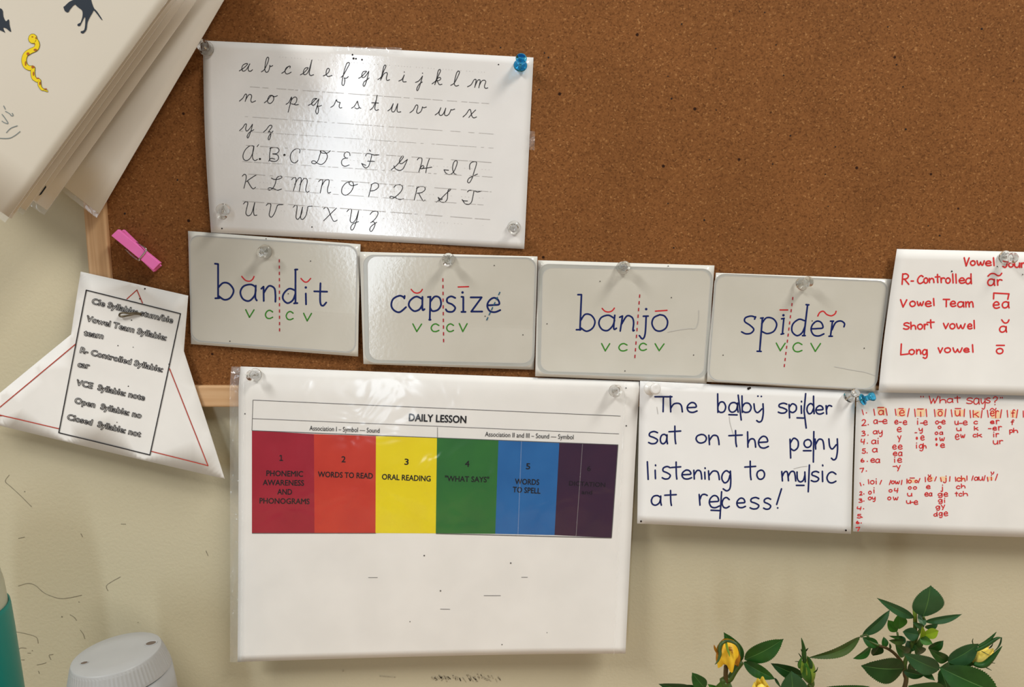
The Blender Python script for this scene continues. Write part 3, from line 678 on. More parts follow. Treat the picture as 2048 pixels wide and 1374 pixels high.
# ------------------------------------------------------------------ vowel sheet (red), what-says sheet, sentence sheet
vw = Sheet(((1794, 498), (2260, 509), (2240, 796), (1757.5, 785)), lambda s, t: 0.0115 + 0.0056 * t ** 3 + .0022 * (1 - s) ** 6)
tag(vw.build('vowel_sheet', 'paper', 20, 14), 'white sheet listing vowel kinds in red marker, pinned high beside the spider card', 'paper')
X = crop(1740, 480, 4.292); p = Pen()
for g in '''V 808 152 850 222|o 862 178 902 217|w 918 178 980 215|e 992 180 1040 220|l 1056 152 1068 220|J 1135 175 1175 235|o 1190 195 1228 232|u 1240 197 1285 235|r 1298 197 1328 235
R 275 290 332 380|- 352 348 372 356|C 408 305 455 372|o 462 325 495 370|n 508 328 548 365|t 560 295 598 365|r 608 325 640 365|o 650 325 688 370|l 706 290 716 368|l 733 292 743 370|e 765 325 812 370|d 822 290 870 375|a 1010 335 1070 390|r 1092 340 1132 388|~ 1012 285 1130 310
V 262 512 315 575|o 342 525 388 570|w 405 528 458 562|e 475 525 525 570|l 542 502 552 562|T 628 508 682 572|e 690 525 735 570|a 752 530 805 575|m 820 530 885 575|e 1058 530 1110 585|a 1135 530 1193 582
s 288 710 335 765|h 350 705 392 765|o 408 722 450 765|r 465 722 495 765|t 490 685 550 755|v 630 715 672 760|o 685 718 728 762|w 742 718 815 758|e 838 720 875 762|l 890 690 898 760|a 1112 740 1172 790|^ 1130 685 1192 712
L 262 892 328 985|o 335 940 380 982|n 398 940 435 978|g 450 940 490 1015|v 585 925 622 968|o 640 925 690 965|w 712 925 790 962|e 805 928 850 962|l 876 898 886 962|o 1085 930 1140 975|- 1085 900 1152 908'''.replace('\n', '|').split('|'):
    g = g.split(); glyph(p, X, g[0], *map(float, g[1:]), 3.0)
line(p, X, [(1060, 505), (1062, 455)], 3, False); line(p, X, [(1062, 455), (1192, 462)], 3, False); line(p, X, [(1192, 462), (1182, 508)], 3, False)
p.lay('red_handwriting', vw, 'red_marker')
p = Holes()
for x, y, r in ((700, 268, 1.6), (1090, 228, 1.3), (1308, 296, 1.2)): p.dot(*X((x, y)), r)
p.lay('pin_holes', vw, 'pin_hole', .0004)

ws = Sheet(((1714, 779), (2262, 797), (2240, 1080), (1706.5, 1063)), lambda s, t: 0.0136 + 0.004 * t ** 2 + .001 * math.sin(2.5 * s) * t)
tag(ws.build('spelling_sheet', 'paper', 20, 14), 'white sheet of numbered spellings in red with orange highlighter, below the vowel sheet', 'paper')
X = crop(1690, 750, 4.042); p = Pen()
for g in '''W 680 170 752 230|h 765 175 815 225|a 825 190 872 222|t 885 170 930 222|s 982 185 1030 230|a 1040 188 1085 235|y 1098 190 1132 275|s 1140 185 1172 225|? 1198 175 1232 240
1 133 280 152 320|a 272 285 312 320|- 265 258 312 266|e 440 284 480 328|- 435 267 470 275|i 604 275 620 335|- 585 270 632 278|o 752 292 785 330|- 752 276 785 282|u 890 287 930 330|- 890 266 935 274|k 1035 285 1080 340|e 1175 290 1205 330|r 1215 288 1240 345|~ 1172 268 1220 285|f 1345 280 1372 340
2 135 360 170 408|a 232 362 262 392|- 272 372 298 378|e 305 358 340 392|e 402 365 428 395|- 437 378 455 384|e 470 368 500 400|i 582 352 592 398|- 610 385 628 391|e 635 368 665 402|o 732 370 755 395|- 760 377 775 383|e 782 365 810 395|u 888 372 915 400|- 925 387 945 393|e 955 370 988 402|c 1042 372 1070 395|e 1175 370 1205 392|r 1222 365 1245 395|f 1342 362 1365 400
e 422 422 455 458|y 598 430 625 470|- 565 463 580 469|o 752 412 775 432|u 902 428 938 450|k 1045 415 1075 445|- 1158 430 1180 436|e 1195 420 1225 445|r 1240 415 1265 445|p 1330 442 1355 478|h 1362 430 1395 465
3 135 452 162 490|a 228 450 260 475|y 270 448 300 497|Y 425 490 452 540|o 728 460 750 480|a 765 460 790 480|e 892 478 922 520|w 935 480 968 505|c 1035 478 1060 500|k 1070 470 1105 500|i 1198 460 1206 500|r 1220 472 1242 500|e 612 490 640 525
4 130 518 158 558|a 215 525 250 555|i 262 510 272 555|w 765 505 803 530|i 573 548 583 590|g 600 560 630 612|h 632 553 655 590|u 1198 530 1235 558|r 1248 528 1275 555|e 772 555 805 585|e 385 565 415 598|e 430 565 462 598
5 138 595 165 632|a 222 592 260 622|e 390 622 420 650|a 432 622 460 652|6 128 675 155 702|e 208 675 240 705|a 248 678 280 708|i 396 662 406 705|e 425 672 458 705|7 120 752 150 785|- 388 735 408 741|Y 415 730 445 775
1 118 870 132 895|o 205 852 235 880|i 248 838 256 880|o 375 855 398 878|w 405 855 440 878|o 510 848 535 872|- 525 829 560 835|o 565 850 585 868|e 668 822 700 858|^ 672 806 692 818|j 795 815 820 870|c 905 830 932 858|h 940 815 970 858|a 1045 825 1075 850|u 1082 822 1112 850|i 1178 808 1188 850|^ 1180 783 1202 800
o 190 938 212 962|i 230 910 238 952|o 355 925 380 945|4 400 915 428 950|o 512 902 535 922|o 552 902 578 922|e 658 892 688 918|j 775 888 790 942|c 900 895 928 918|h 940 880 970 912
2 118 942 138 970|u 505 955 540 978|e 645 950 672 978|a 680 952 702 977|g 752 955 785 990|e 800 950 830 980|t 890 945 910 978|c 920 955 945 978|h 955 940 990 975
3 112 1000 138 1028|o 188 985 212 1008|y 220 985 243 1022|o 345 985 370 1008|w 390 985 428 1008|u 497 1015 530 1038|- 535 1025 550 1031|e 558 1015 588 1045|g 755 1005 785 1040|i 800 995 810 1030
4 98 1065 130 1090|g 735 1058 765 1092|Y 778 1050 805 1088|5 98 1125 130 1155|d 718 1105 745 1140|g 760 1110 785 1152|e 800 1105 830 1137|6 90 1180 115 1200|7 88 1230 118 1260'''.replace('\n', '|').split('|'):
    g = g.split(); glyph(p, X, g[0], *map(float, g[1:]), 2.0)
for x0, y0, x1, y1 in ((232, 275, 240, 325), (330, 270, 340, 325), (405, 275, 412, 325), (518, 270, 505, 335), (562, 275, 568, 335), (655, 275, 660, 335), (722, 278, 728, 335), (815, 275, 808, 335),
        (858, 280, 865, 335), (965, 275, 962, 335), (1010, 285, 1015, 345), (1108, 285, 1100, 345), (1150, 285, 1158, 340), (1265, 280, 1255, 345), (1310, 285, 1315, 340), (1395, 280, 1385, 345), (1440, 290, 1442, 340),
        (188, 845, 192, 880), (295, 850, 282, 882), (370, 850, 358, 885), (460, 850, 455, 885), (500, 840, 500, 875), (605, 835, 592, 870), (648, 825, 650, 862), (738, 822, 725, 855), (772, 830, 778, 860), (848, 820, 845, 858),
        (892, 825, 895, 858), (985, 815, 985, 850), (1035, 815, 1025, 850), (1132, 812, 1122, 852), (1150, 825, 1155, 858), (1232, 800, 1215, 850), (612, 172, 613, 178), (632, 172, 633, 178), (1255, 180, 1256, 186), (1270, 180, 1271, 186)):
    line(p, X, [(x0, y0), (x1, y1)], 2.0, False)
for x, y in ((172, 305), (187, 400), (185, 485), (180, 550), (178, 628), (180, 697), (172, 775), (150, 885), (152, 960), (152, 1018), (150, 1080), (138, 1150), (130, 1195)): p.dot(*X((x, y)), 1.3)
for x, y in ((580, 510), (737, 518), (740, 562)): p.dot(*X((x, y)), 2.2, 3.2)
p.lay('red_handwriting', ws, 'red_marker', .0002)
p = Pen()
for x0, y0, x1, y1 in ((260, 255, 328, 325), (418, 268, 492, 335), (575, 268, 650, 335), (735, 280, 805, 335), (880, 278, 960, 335), (1028, 285, 1095, 345), (1178, 285, 1255, 352), (1335, 285, 1395, 345),
        (505, 842, 590, 872), (665, 820, 715, 858), (765, 820, 825, 860), (900, 825, 975, 852), (1150, 822, 1200, 852)):
    p = Pen(); p.patch([X(q) for q in ((x0, y0 + 4), (x0 + 12, y0), (x1 - 6, y0 + 2), (x1, y0 + 10), (x1 - 4, y1 - 3), (x1 - 20, y1), (x0 + 4, y1 - 2))])
    p.lay('highlighter_mark', ws, 'highlighter', .0001)

sn = Sheet(((1280, 762), (1710.5, 782), (1702, 1068), (1274.5, 1047)), lambda s, t: 0.0140 + 0.0035 * t ** 2 * (1 - .3 * s) - .0004 * math.sin(math.pi * s))
tag(sn.build('sentence_sheet', 'white_marker_board', 22, 16), 'white sheet with a handwritten blue sentence about a baby spider and a pony', 'paper')
X = crop(1250, 740, 3.925); p = Pen()
for g in '''T 235 207 368 327|h 355 205 450 328|e 488 255 565 332|b 727 187 790 332|a 815 255 888 330|b 918 203 990 332|y 1012 265 1085 408|s 1203 260 1270 338|p 1287 265 1345 375|i 1376 245 1394 340|d 1428 205 1484 342|e 1498 280 1558 345|r 1578 278 1622 345
s 185 482 255 578|a 277 505 333 578|t 345 440 437 578|o 558 505 638 572|n 658 510 738 585|t 815 475 920 600|h 962 485 1025 605|e 1048 520 1125 612|p 1295 535 1360 690|o 1405 545 1462 607|n 1492 540 1562 620|y 1600 540 1668 705
l 170 720 187 858|i 226 745 252 852|s 292 757 355 855|t 365 722 437 855|e 447 785 522 855|n 540 785 602 855|i 616 768 640 855|n 655 790 740 860|g 760 790 830 948|t 940 715 1025 860|o 1035 785 1095 857|m 1230 795 1340 870|u 1350 800 1415 877|s 1462 795 1520 875|i 1540 745 1562 875|c 1585 800 1655 885
a 207 985 285 1060|t 312 945 402 1062|r 582 975 645 1060|e 662 985 740 1080|c 762 1000 818 1082|e 878 1005 945 1080|s 982 1000 1050 1090|s 1088 1005 1143 1092'''.replace('\n', '|').split('|'):
    g = g.split(); glyph(p, X, g[0], *map(float, g[1:]), 3.2)
for q in (((815, 350), (880, 352)), ((888, 197), (912, 392)), ((1350, 375), (1402, 377)), ((1418, 185), (1405, 320)), ((1405, 320), (1422, 455)), ((1400, 633), (1460, 633)), ((1482, 483), (1478, 722)),
          ((1345, 905), (1405, 905)), ((1447, 745), (1438, 955)), ((675, 1100), (745, 1103)), ((758, 955), (745, 1165)), ((1228, 932), (1190, 1055))): line(p, X, q, 3.2, False)
for q in ((1043, 205), (1070, 207), (1198, 1082)): p.dot(*X(q), 1.8)
p.lay('blue_handwriting', sn, 'navy_ink')
p = Holes()
for x, y, r in ((125, 1187, 2), (1733, 1258, 2), (968, 145, 2.6), (980, 140, 2.2)): p.dot(*X((x, y)), r)
p.lay('pin_holes', sn, 'pin_hole', .0003)
p = Pen()
for q in ([(818, 365), (825, 420), (850, 505)], [(250, 290), (258, 345)], [(1325, 775), (1380, 760), (1430, 755)]): line(p, X, q, 1.0)
p.lay('pencil_marks', sn, 'faint_grey', .0002)
tp = Sheet(((1286, 762), (1413, 766), (1412, 777), (1286, 772)), lambda s, t: 0.0147 + .0006 * math.sin(14 * s) * t)
tp.build('tape_strip', 'lamination_film', 24, 3, 0, banjo.obj)

# ------------------------------------------------------------------ daily lesson sheet in its clear pocket
def ld(s, t):
    d = 0.0094 + 0.0044 * min(1.0, max(0.0, (t + .055 * s) / .07)) ** .8 + 0.0035 * t ** 2
    return d + 0.006 * s ** 3 * max(0, t - .1) ** 1.2 + .0012 * math.sin(math.pi * s) * math.sin(3.3 * t)
ls = Sheet(((481, 733), (1279, 763), (1251, 1307), (475, 1324)), ld)
tag(ls.build('lesson_sheet', 'paper', 48, 40), 'large white daily lesson chart with a strip of six rainbow panels', 'paper')
tops = ((504, 861), (628, 868), (752, 872), (874, 876), (997, 881), (1118.6, 886), (1236, 889.5)); bots = ((504, 1066), (629, 1066), (751, 1066), (871.5, 1066.5), (990.5, 1067.5), (1109, 1070), (1223, 1075.5))
for i, (cn, nm) in enumerate((('panel_red', 'crimson panel numbered one'), ('panel_orange', 'red orange panel numbered two'), ('panel_yellow', 'yellow panel numbered three'),
                              ('panel_green', 'green panel numbered four'), ('panel_blue', 'blue panel numbered five'), ('panel_purple', 'dark purple panel'))):
    p = Pen(); n = 10
    E = lambda k, t: (tops[k][0] * (1 - t) + bots[k][0] * t, tops[k][1] * (1 - t) + bots[k][1] * t)
    for j in range(n):
        for h in range(6):
            q = lambda a, b2: tuple(E(i, b2)[k] * (1 - a) + E(i + 1, b2)[k] * a for k in (0, 1))
            p.patch((q(h / 6, j / n), q((h + 1) / 6, j / n), q((h + 1) / 6, (j + 1) / n), q(h / 6, (j + 1) / n)))
    o = p.lay('color_panel', ls, cn, .00015); o['label'] = nm
p = Pen()
for q, w in ((((506, 800), (1241, 832)), 1.0), (((505.5, 837), (1238, 867.5)), .9), (((506, 800), (504, 861)), .9), (((875, 854.5), (875, 876)), .8), (((504, 861), (1236, 889.5)), 1.3), (((504, 1066.3), (752, 1066.3)), 1.4), (((872, 1067), (1223, 1075.8)), 1.6), (((1236, 889), (1223, 1075)), 1.4)):
    n = 24; p.stroke([(q[0][0] + (q[1][0] - q[0][0]) * k / n, q[0][1] + (q[1][1] - q[0][1]) * k / n) for k in range(n + 1)], w, False, False)
for x0, y0, x1, y1 in ((737, 1155, 755, 1155), (1043, 1154.5, 1055, 1154.5), (968, 1191, 1001, 1191), (881, 1218, 900, 1218.5)): p.stroke([(x0, y0), (x1, y1)], .9, False)
for x, y, r in ((848.5, 1111, 1.6), (1021.5, 1126, 1.6), (881, 1181.5, 1.6), (820, 1243, 1.1), (1004, 1289, 1.3), (1094, 1265, .9), (490, 827.5, 1.4), (1252, 776, 1.3), (1252.5, 851.5, 1.6)): p.dot(x, y, r)
p.lay('table_lines', ls, 'table_line', .0002)
p = Pen()
type_line(p, 'DAILY LESSON', (818, 841.5), (932, 846), 14.5, .9)
type_line(p, 'Association I \u2013 Symbol \u2014 Sound', (619, 860.5), (759, 865.5), 9.5, .0)
type_line(p, 'Association II and III \u2013 Sound \u2014 Symbol', (970, 872.5), (1147, 878.5), 9.5, .0)
for q in ([(559.3, 912.2), (562.6, 910)], [(562.7, 910), (562.7, 921)], [(559, 920.6), (566.3, 920.8)]): p.stroke(q, 1.9, False, False)
for s, a, b2, c in (('PHONEMIC', (533, 951.5), (606, 953), 11), ('AWARENESS', (526, 970), (608, 971), 11), ('AND', (555, 988.5), (584, 989), 11), ('PHONOGRAMS', (519.5, 1006.5), (619, 1008), 11),
     ('2', (683, 924), (691, 924.3), 12), ('WORDS TO READ', (636, 953.5), (745.5, 957), 11), ('3', (809, 929), (817, 929.3), 12), ('ORAL READING', (764, 958.5), (861, 962.5), 11),
     ('4', (930, 933), (938.5, 933.3), 12), ('"WHAT SAYS"', (890, 962), (978, 964.5), 11), ('5', (1052, 938), (1060, 938.3), 12), ('WORDS', (1030, 968), (1078, 969.5), 11), ('TO SPELL', (1025.5, 984), (1080.5, 987), 11)):
    type_line(p, s, a, b2, c, .55)
p.lay('printed_type', ls, 'panel_text', .0003)
p = Pen()
for s, a, b2, c in (('6', (1174, 941.5), (1181, 942), 10), ('DICTATION', (1138, 970.5), (1210, 974), 9), ('and', (1163, 987.5), (1184, 988.5), 8)): type_line(p, s, a, b2, c, .5)
p.lay('faint_type', ls, 'plum_text', .0003)
# clear pocket around it
def pd(s, t): return ld(min(1, max(0, s)), t) + .0008
pk = Sheet(((464, 733), (1254, 761), (1229, 1309), (463, 1323.5)), pd)
pko = pk.build('sheet_protector', 'protector_film', 56, 48, 0)
tag(pko, 'clear plastic pocket with a glossy punched margin around the daily lesson chart', 'sheet protector')
mg = Sheet(((463, 733), (481, 733.5), (475.5, 1324), (460, 1324)), lambda s, t: pd(0, t) + .0004 + .0012 * math.sin(31 * t + 2 * s) * math.sin(7 * t) * math.sin(3.14 * s))
mg.build('binder_margin', 'margin_film', 8, 90, 0, pko)
p = Pen()
p.patch(((466, 736), (479, 735), (479, 747), (466, 746)))
p.lay('corner_tab', mg, 'margin_film', .0004, pko)
p = Pen(); n = 40
for a, b2 in (((1250, 765), (1228, 1308)), ((488, 745), (482, 1318)), ((1043, 882), (1036, 1068)), ((1165, 888), (1152, 1072))):
    p = Pen(); p.stroke([(a[0] + (b2[0] - a[0]) * k / n, a[1] + (b2[1] - a[1]) * k / n) for k in range(n + 1)], 1.3, False, False)
    p.lay('seam_line', pk, 'margin_film', .0003, pko)

# ------------------------------------------------------------------ star-shaped syllable sheet
def cdp(s, t): return 0.0138 + 0.010 * max(0, t - .45) ** 1.5 + .003 * (1 - s) * t
cq = Sheet(((-140, 470), (470, 560), (450, 958), (-160, 958)), cdp)
X = crop(0, 430, 2.498)
poly = [X(q) for q in ((403, 283), (670, 342), (940, 403), (928, 545), (918, 680), (975, 860), (1050, 1090), (1122, 1318), (700, 1222), (350, 1138), (10, 1055), (-155, 1016), (10, 880), (180, 740), (355, 597), (378, 440))]
bm = bmesh.new(); vs = [bm.verts.new((a, -b2, 0)) for a, b2 in poly]; bm.faces.new(vs)
bmesh.ops.triangulate(bm, faces=bm.faces[:])
for _ in range(6): bmesh.ops.subdivide_edges(bm, edges=[e for e in bm.edges if e.calc_length() > 11], cuts=1)
bmesh.ops.triangulate(bm, faces=bm.faces[:]); bm.normal_update()
bm.verts.ensure_lookup_table(); bm.verts.index_update()
fr = [cq.on(q.co.x, -q.co.y) for q in bm.verts]; n = len(fr)
fa = [tuple(q.index for q in (fc.verts if fc.normal.z > 0 else reversed(fc.verts))) for fc in bm.faces]
rim = [(e.verts[0].index, e.verts[1].index) for e in bm.edges if len(e.link_faces) == 1]
bm.free()
o = mk('syllable_sheet', fr + [q + Vector((0, .0003, 0)) for q in fr], fa + [tuple(i + n for i in reversed(q)) for q in fa] + [(a, b2, b2 + n, a + n) for a, b2 in rim], 'paper')
for q in o.data.polygons[:len(fa)]: q.use_smooth = True
tag(o, 'white star-shaped paper listing syllable kinds inside a black box over a red triangle', 'paper'); cq.obj = o
p = Pen(); bx = [X(q) for q in ((432, 375), (903, 493), (750, 1198), (295, 1087))]
for i in range(4):
    a, b2 = bx[i], bx[(i + 1) % 4]; p.stroke([(a[0] + (b2[0] - a[0]) * k / 12, a[1] + (b2[1] - a[1]) * k / 12) for k in range(13)], 2.1, False)
p.lay('black_box', cq, 'black_ink', .0004)
p = Pen()
for q in (((635, 419), (685, 374)), ((685, 374), (713, 440)), ((380, 643), (-60, 1010)), ((-60, 1005), (10, 1002)), ((-20, 994), (295, 1067)), ((848, 768), (1040, 1252)), ((1040, 1252), (757, 1180))):
    a, b2 = X(q[0]), X(q[1]); p.stroke([(a[0] + (b2[0] - a[0]) * k / 12, a[1] + (b2[1] - a[1]) * k / 12) for k in range(13)], 1.8, False)
p.lay('red_triangle', cq, 'red_print', .0003)
p = Pen()
for s, a, b2 in (('Cle Syllable: stum/ble', (458, 442), (863, 540)), ('Vowel Team Syllable:', (430, 528), (830, 627)), ('team', (418, 600), (515, 618)), ('R- Controlled Syllable:', (400, 686), (812, 785)),
                 ('car', (388, 757), (447, 767)), ('VCE  Syllable: note', (380, 848), (722, 926)), ('Open  Syllable: no', (372, 938), (705, 1015)), ('Closed  Syllable: not', (335, 1020), (702, 1108))):
    type_line(p, s, X(a), X(b2), 11.2, outline=1.2)
p.lay('outlined_type', cq, 'black_ink', .0004)
p = Holes()
for x, y, r in ((725, 368, 1.7), (700, 418, 1.7), (658, 525, 1.2), (590, 652, 1.1), (666, 660, .9), (642, 855, 1.2), (585, 1035, 1), (845, 745, 1.2)): p.dot(*X((x, y)), r)
p.lay('pin_holes', cq, 'pin_hole', .0003)
# bent metal fastener through it
X2 = crop(220, 590, 17.18)
L = lambda x, y, d: cq.on(*X2((x, y)), d)
v, f = tube([Vector(q) for q in spline([tuple(L(1090, 640, .0008)), tuple(L(900, 600, .0016)), tuple(L(700, 620, .002)), tuple(L(520, 600, .002)), tuple(L(400, 620, .002)), tuple(L(365, 690, .002)), tuple(L(420, 730, .002)), tuple(L(560, 715, .002)), tuple(L(720, 680, .0022)), tuple(L(880, 640, .0018)), tuple(L(1080, 660, .0008))])], .00065, 8)
tag(mk('wire_fastener', v, f, 'bronze', smooth=True), 'small dark bent wire loop stuck through the syllable sheet', 'fastener')

# ------------------------------------------------------------------ pink clothespin
c0 = at(271, 499, .016); cp = empty('clothespin', (c0.x, -CORK, c0.z)); tag(cp, 'small pink clothespin with a wire spring on the cork', 'clothespin')
X = crop(210, 440, 11.45)
def lever(quad, y0, y1, th):
    """quad: end A edge pair, end B edge pair; y at each end"""
    fr = [at(*X(q), y) for q, y in zip(quad, (y0, y1, y1, y0))]
    bk = [q + Vector((0, th, 0)) for q in fr]
    vv = fr + bk
    ff = [(0, 3, 2, 1), (4, 5, 6, 7), (0, 1, 5, 4), (1, 2, 6, 5), (2, 3, 7, 6), (3, 0, 4, 7)]
    o = mk('lever', vv, ff, 'pink_wood', cp)
    bm = bmesh.new(); bm.from_mesh(o.data); bmesh.ops.recalc_face_normals(bm, faces=bm.faces); bm.to_mesh(o.data); bm.free()
    bevel(o, .0004, 2); return o
lever(((292, 212), (1258, 985), (1098, 1148), (138, 360)), .0200, .0172, .0035)
lever(((405, 218), (1265, 1050), (1110, 1195), (255, 368)), .0120, .0132, .0035)
sp_ = [at(*X(q[:2]), q[2]) for q in ((715, 515, .0150), (820, 572, .0170), (930, 640, .0190), (955, 690, .0196), (870, 795, .0196), (785, 895, .0196))]
v, f = tube(sp_, .00055, 8); mk('spring', v, f, 'steel', cp, smooth=True)
sp_ = [at(*X(q[:2]), q[2]) for q in ((470, 675, .0140), (600, 800, .0150), (720, 895, .0165), (790, 930, .0190), (785, 895, .0196))]
v, f = tube(sp_, .00055, 8); mk('spring', v, f, 'steel', cp, smooth=True)
# coil between the levers
cc = [(c0 + Vector((.0035 * math.cos(a), .0, 0)) + Vector((0, .001 * math.sin(a) , .0016 * math.sin(a)))) for a in [k * .5 for k in range(14)]]
a0, a1 = at(*X((640, 620)), .0158), at(*X((700, 560)), .0158)
dirn = (a1 - a0).normalized(); q1 = Vector((0, 1, 0)); q2 = dirn.cross(q1)
cc = [a0 + (a1 - a0) * (k / 40) + (q1 * math.cos(k * .9) + q2 * math.sin(k * .9)) * .0014 for k in range(41)]
v, f = tube(cc, .0004, 6); mk('coil', v, f, 'steel', cp, smooth=True)

# ------------------------------------------------------------------ push pins
PROF = [(0.0, 0.0), (4.2, 0.0), (4.9, .5), (5.0, 1.0), (4.6, 1.7), (3.2, 2.3), (2.5, 3.2), (2.25, 4.6), (2.3, 6.2), (2.7, 7.5), (3.5, 8.6), (3.95, 9.5), (4.0, 10.3), (3.7, 11.0), (2.6, 11.3), (1.2, 11.2), (0.0, 11.1)]
def pin_proto(mat):
    r = empty('push_pin', (0, 0, 0))
    v, f = lathe([(a / 1000, b2 / 1000) for a, b2 in PROF], 32)
    h = mk('handle', v, f, mat, r, smooth=True, origin=Vector((0, 0, 0)))
    v, f = lathe([(.0004, -.006), (.0005, -.0045), (.00055, .004), (.00055, .0045)], 10)
    mk('needle', v, f, 'steel', r, smooth=True, origin=Vector((0, 0, 0)))
    return r
def dup(o):
    c = o.copy(); COL.objects.link(c)
    for ch in o.children:
        d = ch.copy(); COL.objects.link(d); d.parent = c
    return c
PINS = [
 ('clear_plastic', (415, 99), (405, 90), al, 1.0, 'clear push pin on the upper edge corner of the alphabet sheet nearest the hanging posters'),
 ('clear_plastic', (448, 419), (445, 430), al, .95, 'clear push pin in the alphabet sheet just above the bandit card'),
 ('clear_plastic', (1028, 455), (1027, 458), al, .95, 'clear push pin in the alphabet sheet above the capsize card'),
 ('clear_plastic', (531.5, 503), (524.5, 505), bandit, 1.0, 'clear push pin holding the bandit card'),
 ('clear_plastic', (897.5, 518), (895, 523), capsize, .92, 'clear push pin holding the capsize card'),
 ('clear_plastic', (1244.5, 536), (1250, 532.5), banjo, .95, 'clear push pin holding the banjo card'),
 ('clear_plastic', (1601, 568), (1617, 563), spider, .95, 'clear push pin leaning sideways on the spider card'),
 ('clear_plastic', (2008, 514), (2027, 516), vw, .95, 'clear push pin leaning sideways on the red vowel sheet'),
 ('clear_plastic', (512.5, 749), (502, 751), pk, .95, 'clear push pin on the daily lesson pocket below the bandit card'),
 ('clear_plastic', (1229, 781), (1235, 779.5), pk, .92, 'clear push pin on the daily lesson pocket below the banjo card'),
 ('clear_plastic', (1694, 793.5), (1710, 784.5), sn, .85, 'clear push pin below the spider card touching the blue pin'),
 ('blue_plastic', (1040.5, 133), (1042.5, 117), al, .95, 'blue push pin at the top corner of the alphabet sheet'),
 ('blue_plastic', (1720.5, 798), (1743.5, 791.5), ws, .85, 'blue push pin lying sideways below the spider card'),
 ('white_plastic', (1299, 776), (1311, 777.5), sn, 1.0, 'opaque white push pin on the baby spider sentence sheet'),
]
PROTO = {}
for mat, fl_, hd, sh, k, lab in PINS:
    if mat not in PROTO: r = PROTO[mat] = pin_proto(mat)
    else: r = dup(PROTO[mat])
    p0 = sh.on(*fl_, .0007)
    # lean the pin so that its head is seen where the photograph shows it
    best = None
    for i in range(40):
        yh = -p0.y + .0005 + i * .0003
        q = at(*hd, yh); d = (q - p0).length
        if best is None or abs(d - .0105 * k) < best[0]: best = (abs(d - .0105 * k), q)
    ax = (best[1] - p0).normalized()
    lift = .0042 * k * math.sqrt(max(0, 1 - ax.y ** 2)) * .75
    r.location = p0 + Vector((0, -lift, 0)); r.rotation_euler = ax.to_track_quat('Z', 'Y').to_euler(); r.scale = (k, k, k)
    tag(r, lab, 'push pin', 'push pins on the board')

# ------------------------------------------------------------------ hanging posters
def poster(B, T, y, wd, label, length=1.18, curl=0.0, bl=None, mat='poster_board'):
    d = Vector((T[0] - B[0], T[1] - B[1])); u = d * length
    n = Vector((d.y, -d.x)).normalized() * wd if bl is None else Vector((bl[0] - B[0], bl[1] - B[1])).normalized() * wd
    TR = (B[0] + u.x, B[1] + u.y); BLc = (B[0] + n.x, B[1] + n.y); TL = (TR[0] + n.x, TR[1] + n.y)
    sh = Sheet((TL, TR, B, BLc), lambda s, t: y + curl * s ** 6 * 1.0 - .000 * t)
    tag(sh.build('hanging_poster', mat, 30, 6, .0006), label, 'poster', 'posters hanging in a fan')
    return sh
def film_edge(sh, s1, t1, nm='laminate_edge'):
    """clear lamination that stands a few millimetres past the lower and side edges"""
    v, f = [], []
    P = [(0, 1), (1, 1), (1, 0)]; Q = [(0, t1), (s1, t1), (s1, 0)]
    m = 20
    def path(R):
        out = []
        for a, b2 in zip(R[:-1], R[1:]): out += [(a[0] + (b2[0] - a[0]) * k / m, a[1] + (b2[1] - a[1]) * k / m) for k in range(m)]
        return out + [R[-1]]
    for a, b2 in zip(path(P), path(Q)): v += [sh.point(*a, -.0002), sh.point(*b2, -.0002)]
    for i in range(len(v) // 2 - 1): f.append((2 * i, 2 * i + 1, 2 * i + 3, 2 * i + 2))
    mk(nm, v, f, 'lamination_film', sh.obj)
ps = []
ps.append(poster((198, 427), (446, 3), .030, 620, 'rearmost and widest showing white poster of the hanging fan, nearest the cork', curl=-.007, bl=(138, 377)))
ps.append(poster((94, 420), (391, 3), .047, 620, 'white poster second from the back of the hanging fan', curl=-.006))
ps.append(poster((74, 404), (367, 3), .063, 620, 'white poster in the middle of the hanging fan with a dark mark on its edge', curl=-.004))
ps.append(poster((51, 421), (350, 3), .079, 620, 'white poster just behind the front animal poster', curl=-.003))
ps.append(poster((22, 437), (340, 3), .094, 620, 'white poster touching the back of the front animal poster, only its edge showing', curl=-.003))
ps.append(poster((17, 434), (333, 3), .100, 620, 'front cream poster with a yellow snake and black animals', curl=-.002, mat='cream_poster'))
film_edge(ps[0], 1.0005, 1.018); film_edge(ps[1], 1.002, 1.02); film_edge(ps[3], 1.002, 1.018); film_edge(ps[5], 1.0015, 1.022)
p = Pen(); p.patch(((92, 371), (80, 388), (77.5, 392), (83, 389), (93, 375))); p.lay('dark_mark', ps[2], 'slate_paint', .0003)
fp = ps[5]; X = crop(0, 0, 4.58)
p = Pen()
p.patch([X(q) for q in spline(((690, -60), (700, 10), (690, 40), (720, 70), (755, 100), (757, 150), (742, 200), (735, 210), (712, 222), (715, 238), (735, 236), (752, 205), (772, 165), (782, 160), (782, 220), (772, 275), (742, 288), (745, 303), (768, 304), (795, 268), (805, 200), (850, 115), (866, 100), (926, 176), (937, 178), (890, 105), (862, 75), (840, 15), (825, -60)), 3)])
p.patch([X(q) for q in spline(((700, -10), (640, 15), (592, 58), (583, 60), (585, 75), (598, 104), (618, 113), (632, 108), (645, 85), (682, 45), (715, 40)), 3)])
p.lay('black_animal_print', fp, 'slate_paint', .0002); p = Pen()
p.patch([X(q) for q in spline(((-60, 60), (20, 85), (32, 150), (55, 195), (78, 178), (86, 192), (90, 235), (103, 290), (86, 284), (60, 262), (30, 255), (48, 300), (30, 290), (-60, 250)), 3)])
p.lay('black_animal_print', fp, 'slate_paint', .0002)
